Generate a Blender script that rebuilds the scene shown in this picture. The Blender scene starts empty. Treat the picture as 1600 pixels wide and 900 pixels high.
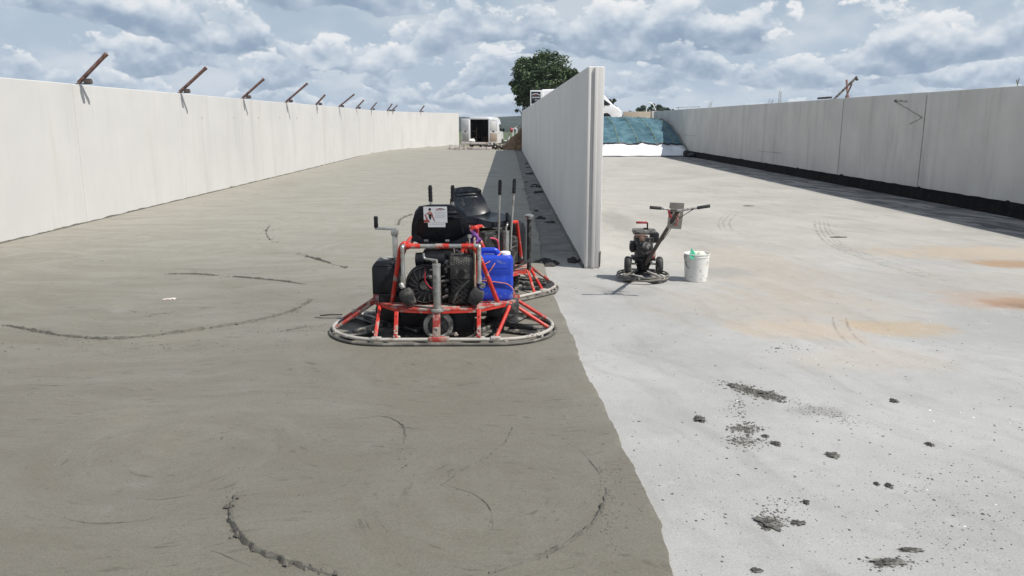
import bpy, bmesh, math, random
from mathutils import Vector, Matrix, noise as mnoise
R = math.radians
SC = bpy.context.scene
COL = SC.collection

# ------------------------------------------------------------------ camera
CAMH = 1.84; FPX = 1232.0; PITCH = R(11.91); YAW = math.atan(9.0 / FPX)
cam_d = bpy.data.cameras.new('camera'); cam = bpy.data.objects.new('camera', cam_d); COL.objects.link(cam)
cam_d.sensor_width = 36.0; cam_d.lens = FPX / 1600.0 * 36.0; cam_d.clip_end = 6000; cam_d.clip_start = 0.05
cam.location = (0, 0, CAMH); cam.rotation_euler = (R(90) - PITCH, 0, -YAW)
SC.camera = cam
SC.render.resolution_x = 1024; SC.render.resolution_y = 576
SC.view_settings.view_transform = 'Standard'; SC.view_settings.look = 'None'
SC.view_settings.gamma = 1.0; SC.view_settings.use_curve_mapping = False
SC.view_settings.exposure = 0.0
SC.cycles.max_bounces = 4; SC.cycles.diffuse_bounces = 2; SC.cycles.glossy_bounces = 2
SC.cycles.transmission_bounces = 3; SC.cycles.volume_bounces = 0

def G(px, py, z=0.0):
    """photo pixel -> point at height z (used to survey where things stand)"""
    cp, sp, cy, sy = math.cos(PITCH), math.sin(PITCH), math.cos(YAW), math.sin(YAW)
    f = Vector((sy * cp, cy * cp, -sp)); r = Vector((cy, -sy, 0)); u = r.cross(f)
    d = f * FPX + r * (px - 800) + u * (450 - py)
    t = (z - CAMH) / d.z
    return Vector((d.x * t, d.y * t, z))

# ------------------------------------------------------------------ sun
SUND = Vector((0.66, -0.31, 1.0)).normalized()
SUN_EL = math.asin(SUND.z); SUN_AZ = math.atan2(SUND.x, SUND.y)
sd = bpy.data.lights.new('sun', 'SUN'); sd.energy = 5.0; sd.angle = R(0.55); sd.color = (1.0, 0.955, 0.89)
sun = bpy.data.objects.new('sun', sd); COL.objects.link(sun)
sun.rotation_euler = SUND.to_track_quat('Z', 'Y').to_euler()

# ------------------------------------------------------------------ node helper
class NT:
    def __init__(s, tree): s.t = tree; s.n = tree.nodes; s.l = tree.links
    def new(s, typ, **kw):
        nd = s.n.new(typ)
        for k, v in kw.items(): setattr(nd, k, v)
        return nd
    def put(s, sock, val):
        if isinstance(val, bpy.types.NodeSocket): s.l.new(val, sock)
        elif val is not None:
            if hasattr(sock.default_value, '__len__'):
                dv = list(sock.default_value); v = list(val) if hasattr(val, '__len__') else [val] * 3
                while len(v) < len(dv): v.append(1.0)
                sock.default_value = v[:len(dv)]
            else: sock.default_value = val
    def m(s, op, a, b=None, c=None, clamp=False):
        nd = s.new('ShaderNodeMath', operation=op, use_clamp=clamp)
        s.put(nd.inputs[0], a)
        if b is not None: s.put(nd.inputs[1], b)
        if c is not None: s.put(nd.inputs[2], c)
        return nd.outputs[0]
    def vm(s, op, a, b=None):
        nd = s.new('ShaderNodeVectorMath', operation=op)
        s.put(nd.inputs[0], a)
        if b is not None: s.put(nd.inputs[1], b)
        return nd.outputs[1] if op in ('LENGTH', 'DOT_PRODUCT', 'DISTANCE') else nd.outputs[0]
    def sep(s, v):
        nd = s.new('ShaderNodeSeparateXYZ'); s.put(nd.inputs[0], v); return nd.outputs
    def comb(s, x, y, z):
        nd = s.new('ShaderNodeCombineXYZ')
        for i, v in enumerate((x, y, z)): s.put(nd.inputs[i], v)
        return nd.outputs[0]
    def noise(s, v, scale=1, detail=4, rough=.5, dist=0, dim='3D'):
        nd = s.new('ShaderNodeTexNoise', noise_dimensions=dim)
        s.put(nd.inputs['Vector'], v); nd.inputs['Scale'].default_value = scale
        nd.inputs['Detail'].default_value = detail; nd.inputs['Roughness'].default_value = rough
        nd.inputs['Distortion'].default_value = dist
        return nd.outputs[0]
    def mapr(s, v, a, b, c=0., d=1., smooth=True):
        nd = s.new('ShaderNodeMapRange', interpolation_type='SMOOTHSTEP' if smooth else 'LINEAR')
        s.put(nd.inputs[0], v)
        for i, q in zip((1, 2, 3, 4), (a, b, c, d)): s.put(nd.inputs[i], q)
        return nd.outputs[0]
    def mix(s, fac, a, b, blend='MIX'):
        nd = s.new('ShaderNodeMix', data_type='RGBA', blend_type=blend)
        s.put(nd.inputs[0], fac); s.put(nd.inputs[6], a); s.put(nd.inputs[7], b)
        return nd.outputs[2]
    def bump(s, h, strength=.3, dist=.01, normal=None):
        nd = s.new('ShaderNodeBump'); nd.inputs['Strength'].default_value = strength
        nd.inputs['Distance'].default_value = dist; s.put(nd.inputs['Height'], h)
        if normal is not None: s.l.new(normal, nd.inputs['Normal'])
        return nd.outputs[0]

# ------------------------------------------------------------------ world: broken cumulus over a Nishita sky
W = bpy.data.worlds.new('World'); SC.world = W; W.use_nodes = True
w = NT(W.node_tree); w.n.clear()
sky = w.new('ShaderNodeTexSky', sky_type='NISHITA'); sky.sun_disc = False
sky.sun_elevation = SUN_EL; sky.sun_rotation = SUN_AZ; sky.air_density = 1.0; sky.dust_density = .7; sky.ozone_density = 1.2
bg1 = w.new('ShaderNodeBackground'); bg1.inputs[1].default_value = 0.085; w.l.new(sky.outputs[0], bg1.inputs[0])
dirv = w.new('ShaderNodeTexCoord').outputs['Generated']
X, Y, Z = w.sep(dirv)
Z = w.m('MAXIMUM', Z, 0.0)
hor = w.m('MAXIMUM', w.m('SQRT', w.m('ADD', w.m('MULTIPLY', X, X), w.m('MULTIPLY', Y, Y))), 1e-4)
CX, CY = w.m('DIVIDE', X, hor), w.m('DIVIDE', Y, hor)
EL = w.m('ARCTAN2', Z, hor)
zc = w.m('ADD', Z, 0.40)
pA = w.comb(w.m('DIVIDE', X, zc), w.m('DIVIDE', Y, zc), 0.0)
veil = w.noise(pA, 3.2, 6, .55, dim='2D')
# thin veil behind the heaped clouds
ccol = w.mix(w.mapr(veil, .36, .66), (.45, .545, .66), (.64, .70, .77))
ccol = w.mix(w.mapr(Z, 0., .05, .6, 0.), ccol, (.50, .61, .735))
cover = w.m('MAXIMUM', w.mapr(Z, .06, .30, 1., 0.), w.m('MULTIPLY', w.mapr(veil, .45, .62), .8))
RAMP = ((.0, (.295, .385, .505)), (.28, (.40, .485, .60)), (.52, (.55, .625, .715)), (.76, (.72, .765, .815)), (1., (.86, .87, .885)))
ROWS = ((.004, .022, 22.), (.022, .032, 16.), (.042, .042, 12.5), (.066, .052, 10.), (.096, .070, 7.8), (.140, .10, 5.6), (.22, .15, 3.8), (.35, .22, 2.6), (.56, .32, 1.8))
for i, (b0, hh, F) in enumerate(ROWS):
    bw = w.noise(w.comb(w.m('MULTIPLY', CX, F * .45), w.m('MULTIPLY', CY, F * .45), i * 5.3), 1.0, 1, .5)
    def cn(dz, det):
        v_ = w.comb(w.m('MULTIPLY', CX, F), w.m('MULTIPLY', CY, F), w.m('ADD', w.m('MULTIPLY', w.m('ADD', EL, dz * hh), F * 1.5), 3.71 * i + 1.3))
        return w.noise(v_, 1.0, det, .57)
    n0, n1 = cn(0., 6 if i < 6 else 4), cn(.20, 4 if i < 6 else 2)
    v = w.m('SUBTRACT', w.m('DIVIDE', w.m('SUBTRACT', EL, b0), hh), w.m('MULTIPLY', w.m('SUBTRACT', bw, .5), 2.4))
    thr = w.m('ADD', .425, w.m('MAXIMUM', w.m('MULTIPLY', v, .16), w.m('MULTIPLY', v, -.9)))
    d_ = w.m('SUBTRACT', n0, thr)
    mask = w.mapr(d_, -.004, .035)
    sh_ = w.m('ADD', w.m('MULTIPLY', w.m('SUBTRACT', n0, n1), 3.9), w.m('ADD', w.m('MULTIPLY', v, .50), .39))
    sh_ = w.m('SUBTRACT', sh_, w.m('MULTIPLY', w.m('MAXIMUM', d_, 0.), 1.1))
    ramp = w.new('ShaderNodeValToRGB'); w.l.new(sh_, ramp.inputs[0]); el = ramp.color_ramp.elements
    el[0].position, el[0].color = RAMP[0][0], RAMP[0][1] + (1,); el[1].position, el[1].color = RAMP[-1][0], RAMP[-1][1] + (1,)
    for ps, cc in RAMP[1:-1]: e = el.new(ps); e.color = cc + (1,)
    col_ = w.mix(max(0., .5 - i * .13), ramp.outputs[0], (.56, .65, .755)) if i < 4 else ramp.outputs[0]
    ccol = w.mix(mask, ccol, col_); cover = w.m('MAXIMUM', cover, mask)
bg2 = w.new('ShaderNodeBackground'); bg2.inputs[1].default_value = 1.0; w.l.new(ccol, bg2.inputs[0])
mx = w.new('ShaderNodeMixShader'); w.l.new(cover, mx.inputs[0]); w.l.new(bg1.outputs[0], mx.inputs[1]); w.l.new(bg2.outputs[0], mx.inputs[2])
wo = w.new('ShaderNodeOutputWorld'); w.l.new(mx.outputs[0], wo.inputs[0])

# ------------------------------------------------------------------ materials
def newmat(name):
    m = bpy.data.materials.new(name); m.use_nodes = True
    t = NT(m.node_tree); b = t.n['Principled BSDF']
    return m, t, b
def mat(name, col, rough=.5, metal=0., var=.18, vs=6., dirt=None, bump=0., bs=60., spec=.5, coat=0.):
    """paint / metal / rubber with uneven tone, dust or dried concrete patches and fine relief"""
    m, t, b = newmat(name)
    co = t.new('ShaderNodeTexCoord').outputs['Object']
    n1 = t.noise(co, vs, 5, .6)
    c = t.mix(1.0, col, t.comb(*[t.mapr(n1, .3, .7, 1 - var, 1 + var)] * 3), 'MULTIPLY')
    rg = t.mapr(n1, .3, .7, max(.05, rough - .1), min(1, rough + .12))
    if dirt:
        dc, amt, ds = dirt
        n2 = t.noise(co, ds, 7, .68)
        k = t.mapr(n2, .62 - amt * .5, .70 - amt * .36)
        c = t.mix(t.m('MULTIPLY', k, .88), c, dc); rg = t.m('MAXIMUM', rg, t.m('MULTIPLY', k, .9))
    t.put(b.inputs['Base Color'], c); t.put(b.inputs['Roughness'], rg)
    b.inputs['Metallic'].default_value = metal; b.inputs['Specular IOR Level'].default_value = spec
    b.inputs['Coat Weight'].default_value = coat
    if max(col) < .02 and not metal and spec == .5: b.inputs['Specular IOR Level'].default_value = .28
    if bump:
        t.put(b.inputs['Normal'], t.bump(t.noise(co, bs, 4, .6), bump, .004))
    return m
DUST = (.30, .285, .25)
M = {}
M['red'] = mat('red_paint', (.50, .030, .018), .42, var=.25, dirt=(DUST, .19, 10), bump=.15)
M['red_dirty'] = mat('red_paint_worn', (.34, .038, .028), .5, var=.3, dirt=(DUST, .33, 11), bump=.25)
M['rail'] = mat('slurry_coated_tube', (.40, .38, .345), .6, var=.14, dirt=((.27, .22, .19), .2, 7), bump=.2)
M['ringdark'] = mat('slurry_ring', (.10, .095, .085), .6, var=.3, dirt=((.22, .205, .18), .2, 6), bump=.2)
M['galv'] = mat('galvanised_steel', (.42, .43, .42), .38, .75, var=.2, dirt=(DUST, .22, 14), bump=.1)
M['steel'] = mat('bare_steel', (.3, .3, .29), .35, .85, var=.25, dirt=((.12, .10, .09), .3, 14))
M['black'] = mat('black_paint', (.010, .010, .012), .45, var=.3, dirt=((.05, .048, .043), .15, 9), bump=.15)
M['plastic'] = mat('black_plastic', (.011, .012, .015), .42, var=.25, dirt=((.05, .05, .045), .08, 12), bump=.12, bs=160)
M['vinyl'] = mat('black_vinyl', (.008, .011, .016), .33, var=.2, dirt=((.05, .05, .05), .05, 10), bump=.12, bs=120)
M['rubber'] = mat('rubber', (.030, .030, .031), .75, var=.3, dirt=((.12, .115, .10), .22, 12), bump=.3)
M['rubber_grey'] = mat('slurry_covered_rubber', (.36, .355, .33), .8, var=.25, dirt=((.10, .095, .09), .32, 14), bump=.4)
M['blade'] = mat('trowel_blade', (.04, .04, .04), .45, .3, var=.3, dirt=(DUST, .3, 8), bump=.3)
M['engine'] = mat('engine_castings', (.020, .020, .021), .5, .2, var=.4, dirt=((.11, .105, .095), .26, 18), bump=.4)
M['alu'] = mat('cast_aluminium', (.42, .41, .39), .5, .35, var=.3, dirt=((.06, .055, .05), .38, 22), bump=.3)
M['blue'] = mat('blue_plastic', (.012, .052, .47), .33, var=.12, dirt=((.16, .19, .34), .10, 10), bump=.12, bs=45, spec=.5)
M['white_plastic'] = mat('white_plastic', (.74, .74, .72), .45, var=.06, dirt=((.42, .41, .38), .2, 20))
M['cord'] = mat('orange_cord', (.55, .20, .13), .8, var=.3, bump=.4)
M['wood'] = mat('plywood', (.44, .36, .25), .75, var=.2, dirt=((.2, .17, .13), .25, 9), bump=.2)
M['yellow'] = mat('yellow_label', (.72, .52, .10), .5, var=.15, dirt=((.1, .09, .05), .3, 30))
M['paper'] = mat('white_label', (.74, .75, .77), .4, var=.05)
M['paper_grey'] = mat('grey_print', (.42, .45, .50), .4, var=.1)
M['ink'] = mat('black_print', (.015, .014, .017), .4, var=.05)
M['redink'] = mat('red_print', (.33, .012, .03), .4, var=.05)
M['skin'] = mat('skin_print', (.50, .24, .19), .4, var=.12)
M['skin_red'] = mat('shaded_skin_print', (.30, .07, .07), .4, var=.2)
M['purple'] = mat('purple_cloth', (.16, .06, .25), .9, var=.3, bump=.4)
M['rust'] = mat('rusty_steel', (.15, .075, .058), .75, .15, var=.45, vs=9, dirt=((.23, .17, .15), .3, 16), bump=.5)
M['rust_dark'] = mat('dark_rusty_steel', (.07, .055, .05), .8, .1, var=.4, bump=.4)
M['strap'] = mat('grey_strap', (.20, .20, .19), .7, var=.15)
M['bucket'] = mat('dirty_white_plastic', (.70, .70, .67), .5, var=.06, dirt=((.42, .41, .38), .16, 11), bump=.2)
M['ragwhite'] = mat('pale_cloth', (.60, .62, .52), .9, var=.2, bump=.5)
M['raggreen'] = mat('green_cloth', (.08, .42, .26), .85, var=.2, bump=.4)
M['tyrehub'] = mat('grey_hub', (.045, .045, .044), .6, var=.3, dirt=((.15, .14, .125), .25, 20))
M['redplastic'] = mat('red_plastic', (.36, .022, .032), .5, var=.25, dirt=(DUST, .3, 20))
M['pinkred'] = mat('faded_red_plastic', (.50, .06, .11), .45, var=.2, dirt=(DUST, .2, 18))
M['vanwhite'] = mat('white_van_paint', (.80, .81, .82), .25, var=.03, vs=2, dirt=((.5, .48, .44), .05, 3), coat=.4)
M['glass'] = mat('dark_glass', (.018, .022, .026), .08, var=.1)
M['panelgrey'] = mat('door_lining', (.46, .45, .42), .7, var=.1)
M['panelwood'] = mat('plywood_door_lining', (.40, .32, .25), .7, var=.15)
M['vanin'] = mat('van_interior', (.028, .026, .025), .8, var=.4)
M['vanwood'] = mat('van_shelving', (.09, .055, .04), .8, var=.3)
M['soil'] = mat('brown_soil', (.235, .150, .075), .95, var=.4, vs=3, dirt=((.12, .075, .045), .45, 5), bump=.9, bs=14)
M['clod'] = mat('drying_mortar', (.080, .076, .067), .85, var=.35, vs=14, dirt=((.20, .195, .175), .25, 22), bump=.7, bs=70)
M['wetclod'] = mat('fresh_mortar', (.105, .10, .084), .7, var=.3, vs=20, bump=.6, bs=80)
M['darkclod'] = mat('dark_wet_spoil', (.038, .037, .035), .9, var=.4, vs=8, bump=.6)
M['board'] = mat('pale_shuttering', (.60, .55, .52), .8, var=.15, dirt=((.35, .27, .22), .3, 4))
M['bitumen'] = mat('bitumen', (.006, .006, .007), .8, var=.3, vs=4, dirt=((.016, .016, .016), .2, 6), bump=.4, bs=20, spec=.1)
M['crack'] = mat('crack_filler', (.30, .285, .26), .9, var=.2)
M['seal'] = mat('joint_sealant', (.27, .262, .245), .9, var=.3)

def wall_mat(name, c1, c2, streak=.5, seed=0.):
    """precast concrete: cloudy tone, vertical run marks, air holes, each panel a little different"""
    m, t, b = newmat(name)
    co = t.new('ShaderNodeTexCoord').outputs['Object']
    rnd = t.new('ShaderNodeObjectInfo').outputs['Random']
    co = t.vm('ADD', co, t.comb(seed, t.m('MULTIPLY', rnd, 37.0), seed * .3))
    sx = t.vm('MULTIPLY', co, (1.0, 1.0, .10))
    s1 = t.noise(sx, 1.6, 6, .62); s2 = t.noise(sx, 6.5, 4, .6); cl_ = t.noise(co, .7, 5, .6)
    run = t.m('MULTIPLY', t.mapr(s1, .50, .72), streak)
    c = t.mix(t.mapr(cl_, .3, .7), c1, c2)
    c = t.mix(run, c, (c2[0] * .66, c2[1] * .66, c2[2] * .68))
    c = t.mix(t.m('MULTIPLY', t.mapr(s2, .56, .75), streak * .45), c, (c2[0] * .6, c2[1] * .6, c2[2] * .6))
    zz = t.sep(co)[2]
    tan = t.noise(sx, 2.7, 3, .5)
    c = t.mix(t.m('MULTIPLY', t.mapr(tan, .55, .75), .30), c, (c1[0] * .86, c1[1] * .80, c1[2] * .70))
    pit = t.noise(co, 19, 3, .5)
    c = t.mix(t.m('MULTIPLY', t.mapr(pit, .71, .75), .45), c, (c2[0] * .5, c2[1] * .5, c2[2] * .5))
    c = t.mix(1.0, c, t.comb(*[t.mapr(rnd, 0, 1, .985, 1.012, False)] * 3), 'MULTIPLY')
    t.put(b.inputs['Base Color'], c); b.inputs['Roughness'].default_value = .85
    b.inputs['Specular IOR Level'].default_value = .25
    h = t.m('ADD', t.noise(co, 45, 4, .6), t.m('MULTIPLY', t.mapr(pit, .70, .75), -2.0))
    t.put(b.inputs['Normal'], t.bump(h, .22, .004))
    return m
M['wall_white'] = wall_mat('pale_precast_concrete', (.61, .602, .582), (.572, .566, .55), .26, 1.3)
M['wall_mid'] = wall_mat('grey_precast_concrete', (.68, .68, .665), (.62, .62, .605), .20, 5.1)
M['wall_right'] = wall_mat('streaky_precast_concrete', (.575, .562, .53), (.49, .48, .455), .5, 9.7)

# trowelled wet concrete -------------------------------------------------
def wet_mat():
    m, t, b = newmat('wet_trowelled_concrete')
    p = t.new('ShaderNodeTexCoord').outputs['Object']
    x, y, z = t.sep(p)
    wp = t.noise(p, .35, 3, .5)
    wx = t.m('MULTIPLY', t.m('SUBTRACT', wp, .5), 3.0)
    base = t.comb(t.m('MULTIPLY', x, .45), t.m('ADD', t.m('MULTIPLY', y, 1.9), t.m('MULTIPLY', wx, 1.6)), 0.0)
    st = t.noise(base, 1.5, 7, .62)
    fine = t.noise(t.comb(t.m('MULTIPLY', x, 2.5), t.m('ADD', t.m('MULTIPLY', y, 13.), t.m('MULTIPLY', wx, 9.)), 0.), 1.8, 5, .65)
    # arcs left by the blades: around scattered centres, and around the two big rings
    vo = t.new('ShaderNodeTexVoronoi', feature='F1', voronoi_dimensions='2D'); vo.inputs['Scale'].default_value = .42; vo.inputs['Randomness'].default_value = .85
    t.l.new(p, vo.inputs['Vector']); cen = vo.outputs['Position']
    inA = t.m('LESS_THAN', t.vm('LENGTH', t.vm('SUBTRACT', p, (-.40, 3.62, 0.))), 1.0)
    cen = t.mix(inA, cen, (-.40, 3.62, 0.))
    inB = t.m('LESS_THAN', t.vm('LENGTH', t.vm('SUBTRACT', p, (-3.35, 7.95, 0.))), 1.45)
    cen = t.mix(inB, cen, (-3.35, 7.95, 0.))
    d = t.vm('SUBTRACT', p, cen); dx, dy, _ = t.sep(d)
    r = t.m('MAXIMUM', t.m('SQRT', t.m('ADD', t.m('MULTIPLY', dx, dx), t.m('MULTIPLY', dy, dy))), .03)
    cx_, cy_, _ = t.sep(cen); sd_ = t.m('ADD', t.m('MULTIPLY', cx_, 5.1), t.m('MULTIPLY', cy_, 3.7))
    ang = t.m('MULTIPLY', r, 1.3); cs, sn = t.m('COSINE', ang), t.m('SINE', ang)
    ux = t.m('DIVIDE', t.m('SUBTRACT', t.m('MULTIPLY', dx, cs), t.m('MULTIPLY', dy, sn)), r)
    uy = t.m('DIVIDE', t.m('ADD', t.m('MULTIPLY', dx, sn), t.m('MULTIPLY', dy, cs)), r)
    stn = t.noise(t.comb(ux, uy, t.m('ADD', t.m('MULTIPLY', r, 4.0), sd_)), 1.3, 5, .6)
    fn = t.noise(t.comb(t.m('MULTIPLY', ux, 2.), t.m('MULTIPLY', uy, 2.), t.m('ADD', t.m('MULTIPLY', r, 22.), sd_)), 1.2, 4, .65)
    edge = t.m('ADD', r, t.m('MULTIPLY', t.m('SUBTRACT', wp, .5), .9))
    wgt0 = t.mapr(r, .05, .30, .35, 1.)
    lim = t.m('ADD', t.m('ADD', .95, t.m('MULTIPLY', inA, .1)), t.m('MULTIPLY', inB, .55))
    wgt = t.m('MULTIPLY', t.m('MULTIPLY', t.m('SUBTRACT', 1., t.mapr(edge, t.m('MULTIPLY', lim, .55), lim)), wgt0), .8)
    f1 = t.new('ShaderNodeMix', data_type='FLOAT'); t.put(f1.inputs[0], wgt); t.put(f1.inputs[2], st); t.put(f1.inputs[3], stn); st = f1.outputs[0]
    f2 = t.new('ShaderNodeMix', data_type='FLOAT'); t.put(f2.inputs[0], wgt); t.put(f2.inputs[2], fine); t.put(f2.inputs[3], fn); fine = f2.outputs[0]
    blot = t.noise(p, .55, 5, .6); blot2 = t.noise(p, 2.3, 6, .62)
    dry = t.mapr(t.m('ADD', y, t.m('MULTIPLY', t.m('SUBTRACT', blot, .5), 7.)), 3.0, 16.)  # colour blend factor: darker at low y, paler at high y, broken by noise
    c = t.mix(dry, (.160, .1495, .123), (.300, .285, .242))
    c = t.mix(t.mapr(st, .36, .66), t.mix(1.0, c, (.935, .93, .92), 'MULTIPLY'), t.mix(1.0, c, (1.05, 1.055, 1.06), 'MULTIPLY'))
    c = t.mix(t.m('MULTIPLY', t.mapr(fine, .55, .74), .34), c, t.mix(1.0, c, (.62, .61, .58), 'MULTIPLY'))
    c = t.mix(t.m('MULTIPLY', t.m('MULTIPLY', t.mapr(fine, .57, .64), t.mapr(blot2, .42, .58)), .52), c, t.mix(1.0, c, (.5, .49, .46), 'MULTIPLY'))
    c = t.mix(t.m('MULTIPLY', t.mapr(blot2, .55, .72), .5), c, t.mix(1.0, c, (1.10, 1.14, 1.22), 'MULTIPLY'))
    c = t.mix(t.m('MULTIPLY', t.mapr(blot, .55, .7), .22), c, (.20, .175, .13))
    c = t.mix(1.0, c, t.comb(*[t.mapr(t.noise(p, 130, 3, .75), .25, .75, .80, 1.18)] * 3), 'MULTIPLY')
    c = t.mix(t.m('MULTIPLY', t.mapr(t.noise(t.vm('MULTIPLY', p, (1., 3.5, 1.)), 9., 6, .72), .54, .72), .30), c, (.085, .08, .066))
    pit = t.noise(p, 42, 3, .6); area = t.mapr(t.noise(p, 1.1, 4, .6), .5, .62)
    c = t.mix(t.m('MULTIPLY', t.m('MULTIPLY', t.mapr(pit, .66, .70), area), .5), c, (.06, .055, .045))
    t.put(b.inputs['Base Color'], c)
    t.put(b.inputs['Roughness'], t.mapr(st, .3, .7, .70, .52)); b.inputs['Specular IOR Level'].default_value = .28
    h = t.m('ADD', t.m('MULTIPLY', st, .7), t.m('MULTIPLY', fine, .55))
    h = t.m('ADD', h, t.m('MULTIPLY', t.noise(p, 85, 5, .72), .42))
    h = t.m('SUBTRACT', h, t.m('MULTIPLY', t.m('MULTIPLY', t.mapr(pit, .66, .70), area), .4))
    t.put(b.inputs['Normal'], t.bump(h, .36, .010))
    return m
M['wet'] = wet_mat()

def dry_mat():
    m, t, b = newmat('dry_concrete_floor')
    p = t.new('ShaderNodeTexCoord').outputs['Object']
    x, y, z = t.sep(p)
    cl_ = t.noise(p, .5, 6, .62); c2 = t.noise(p, 1.6, 7, .66, .6); wv = t.noise(p, .45, 3, .5)
    su = t.m('SUBTRACT', t.m('MULTIPLY', x, .32), t.m('MULTIPLY', y, .95)); sp_ = t.m('ADD', t.m('MULTIPLY', x, .95), t.m('MULTIPLY', y, .32))
    sv = t.comb(t.m('MULTIPLY', su, .42), t.m('ADD', t.m('MULTIPLY', sp_, 2.2), t.m('MULTIPLY', wv, 3.)), 0.)
    stk = t.noise(sv, 1.6, 7, .65)
    c = t.mix(t.mapr(cl_, .3, .7), (.325, .325, .314), (.408, .406, .394))
    c = t.mix(t.m('MULTIPLY', t.mapr(stk, .48, .72), .5), c, (.245, .24, .225))
    c = t.mix(t.m('MULTIPLY', t.mapr(c2, .55, .75), .45), c, (.445, .452, .45))
    c = t.mix(t.m('MULTIPLY', t.mapr(t.m('ADD', y, t.m('MULTIPLY', cl_, 8.)), 10., 18.), .8), c, t.mix(1.0, c, (1.05, 1.0, .925), 'MULTIPLY'))
    def stain(c, px, py, sx, sy, col, k, ns=1.7, rot=0.):
        g = G(px, py)
        dx = t.m('SUBTRACT', x, g.x); dy = t.m('SUBTRACT', y, g.y)
        ca, sa = math.cos(rot), math.sin(rot)
        rx = t.m('DIVIDE', t.m('ADD', t.m('MULTIPLY', dx, ca), t.m('MULTIPLY', dy, sa)), sx)
        ry = t.m('DIVIDE', t.m('SUBTRACT', t.m('MULTIPLY', dy, ca), t.m('MULTIPLY', dx, sa)), sy)
        r = t.m('SQRT', t.m('ADD', t.m('POWER', rx, 2.), t.m('POWER', ry, 2.)))
        n = t.noise(sv, ns, 6, .65); n = t.m('ADD', t.m('MULTIPLY', t.m('SUBTRACT', n, .5), 1.5), r)
        return t.mix(t.m('MULTIPLY', t.mapr(n, 1.05, .35), k), c, col)
    tan = (.38, .325, .255)
    c = stain(c, 1180, 420, 1.1, 2.6, tan, .45)
    c = stain(c, 1230, 480, 1.7, 1.2, tan, .42)
    c = stain(c, 1400, 512, .62, .38, (.40, .30, .18), .6)
    c = stain(c, 1260, 515, .9, .5, (.45, .36, .26), .5)
    c = stain(c, 1360, 560, .9, .5, (.44, .37, .29), .35)
    c = stain(c, 1590, 474, .42, .30, (.24, .12, .06), .9, 3.0); c = stain(c, 1594, 477, .30, .16, (.10, .04, .02), .95, 4.0)
    c = stain(c, 1560, 470, .9, .6, (.37, .27, .19), .6)
    c = stain(c, 1585, 412, .8, .4, (.33, .20, .10), .75, 2.4)
    c = stain(c, 1520, 395, 1.8, .8, (.44, .35, .25), .6)
    c = stain(c, 1480, 440, 2.4, .9, (.33, .30, .27), .5)
    c = stain(c, 965, 345, .40, 2.2, (.25, .245, .225), .7, 2.6)
    c = stain(c, 1130, 425, .5, .5, (.27, .27, .26), .5, 3)
    c = stain(c, 975, 455, .6, .4, (.26, .26, .25), .45, 3.5)
    c = stain(c, 1000, 300, 1.6, 6., (.40, .385, .35), .5)
    for (px_, py_, sx_, sy_) in ((1190, 616, .17, .10), (1160, 608, .10, .07), (1163, 670, .11, .10), (1165, 690, .13, .08), (1205, 815, .09, .06), (1388, 879, .12, .05), (1275, 642, .28, .12), (1420, 860, .08, .03)):
        c = stain(c, px_, py_, sx_, sy_, (.17, .165, .15), .4, 5.)
    # mottled damp strip with the right wall's shade painted into its colour
    damp_shade = t.m('MULTIPLY', t.mapr(x, 8.0, 8.7), t.mapr(t.noise(sv, 1.5, 7, .68), .38, .60))
    c = t.mix(t.m('MULTIPLY', damp_shade, .9), c, (.055, .058, .062))
    # grimy old strip between the fresh slab and the middle wall, darker still to paint in its shade
    gm = t.m('MULTIPLY', t.mapr(x, 1.35, 1.1), t.mapr(y, 9.6, 11.5))
    c = t.mix(t.m('MULTIPLY', gm, t.mapr(t.noise(p, 2.8, 7, .66), .30, .68, .55, .95)), c, (.115, .112, .105))
    gr = t.noise(p, 7., 7, .7)
    c = t.mix(t.m('MULTIPLY', t.mapr(gr, .52, .72), .38), c, (.24, .235, .22))
    c = t.mix(t.m('MULTIPLY', t.mapr(gr, .46, .30), .3), c, (.46, .465, .465))
    c = t.mix(1.0, c, t.comb(*[t.mapr(t.noise(p, 95, 3, .7), .25, .75, .84, 1.14)] * 3), 'MULTIPLY')
    pit = t.noise(p, 26, 4, .6)
    c = t.mix(t.m('MULTIPLY', t.mapr(pit, .66, .72), .6), c, (.17, .165, .15))
    c = t.mix(t.m('MULTIPLY', t.mapr(t.noise(p, 110, 2, .6), .62, .72), .3), c, (.24, .235, .22))
    t.put(b.inputs['Base Color'], c); t.put(b.inputs['Roughness'], t.mapr(c2, .3, .7, .62, .85)); b.inputs['Specular IOR Level'].default_value = .35
    h = t.m('ADD', t.m('MULTIPLY', t.noise(p, 24, 6, .65), .6), t.m('MULTIPLY', t.noise(p, 120, 3, .6), .25))
    h = t.m('ADD', h, t.m('MULTIPLY', stk, .5))
    t.put(b.inputs['Normal'], t.bump(h, .35, .008))
    return m
M['dry'] = dry_mat()

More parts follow.
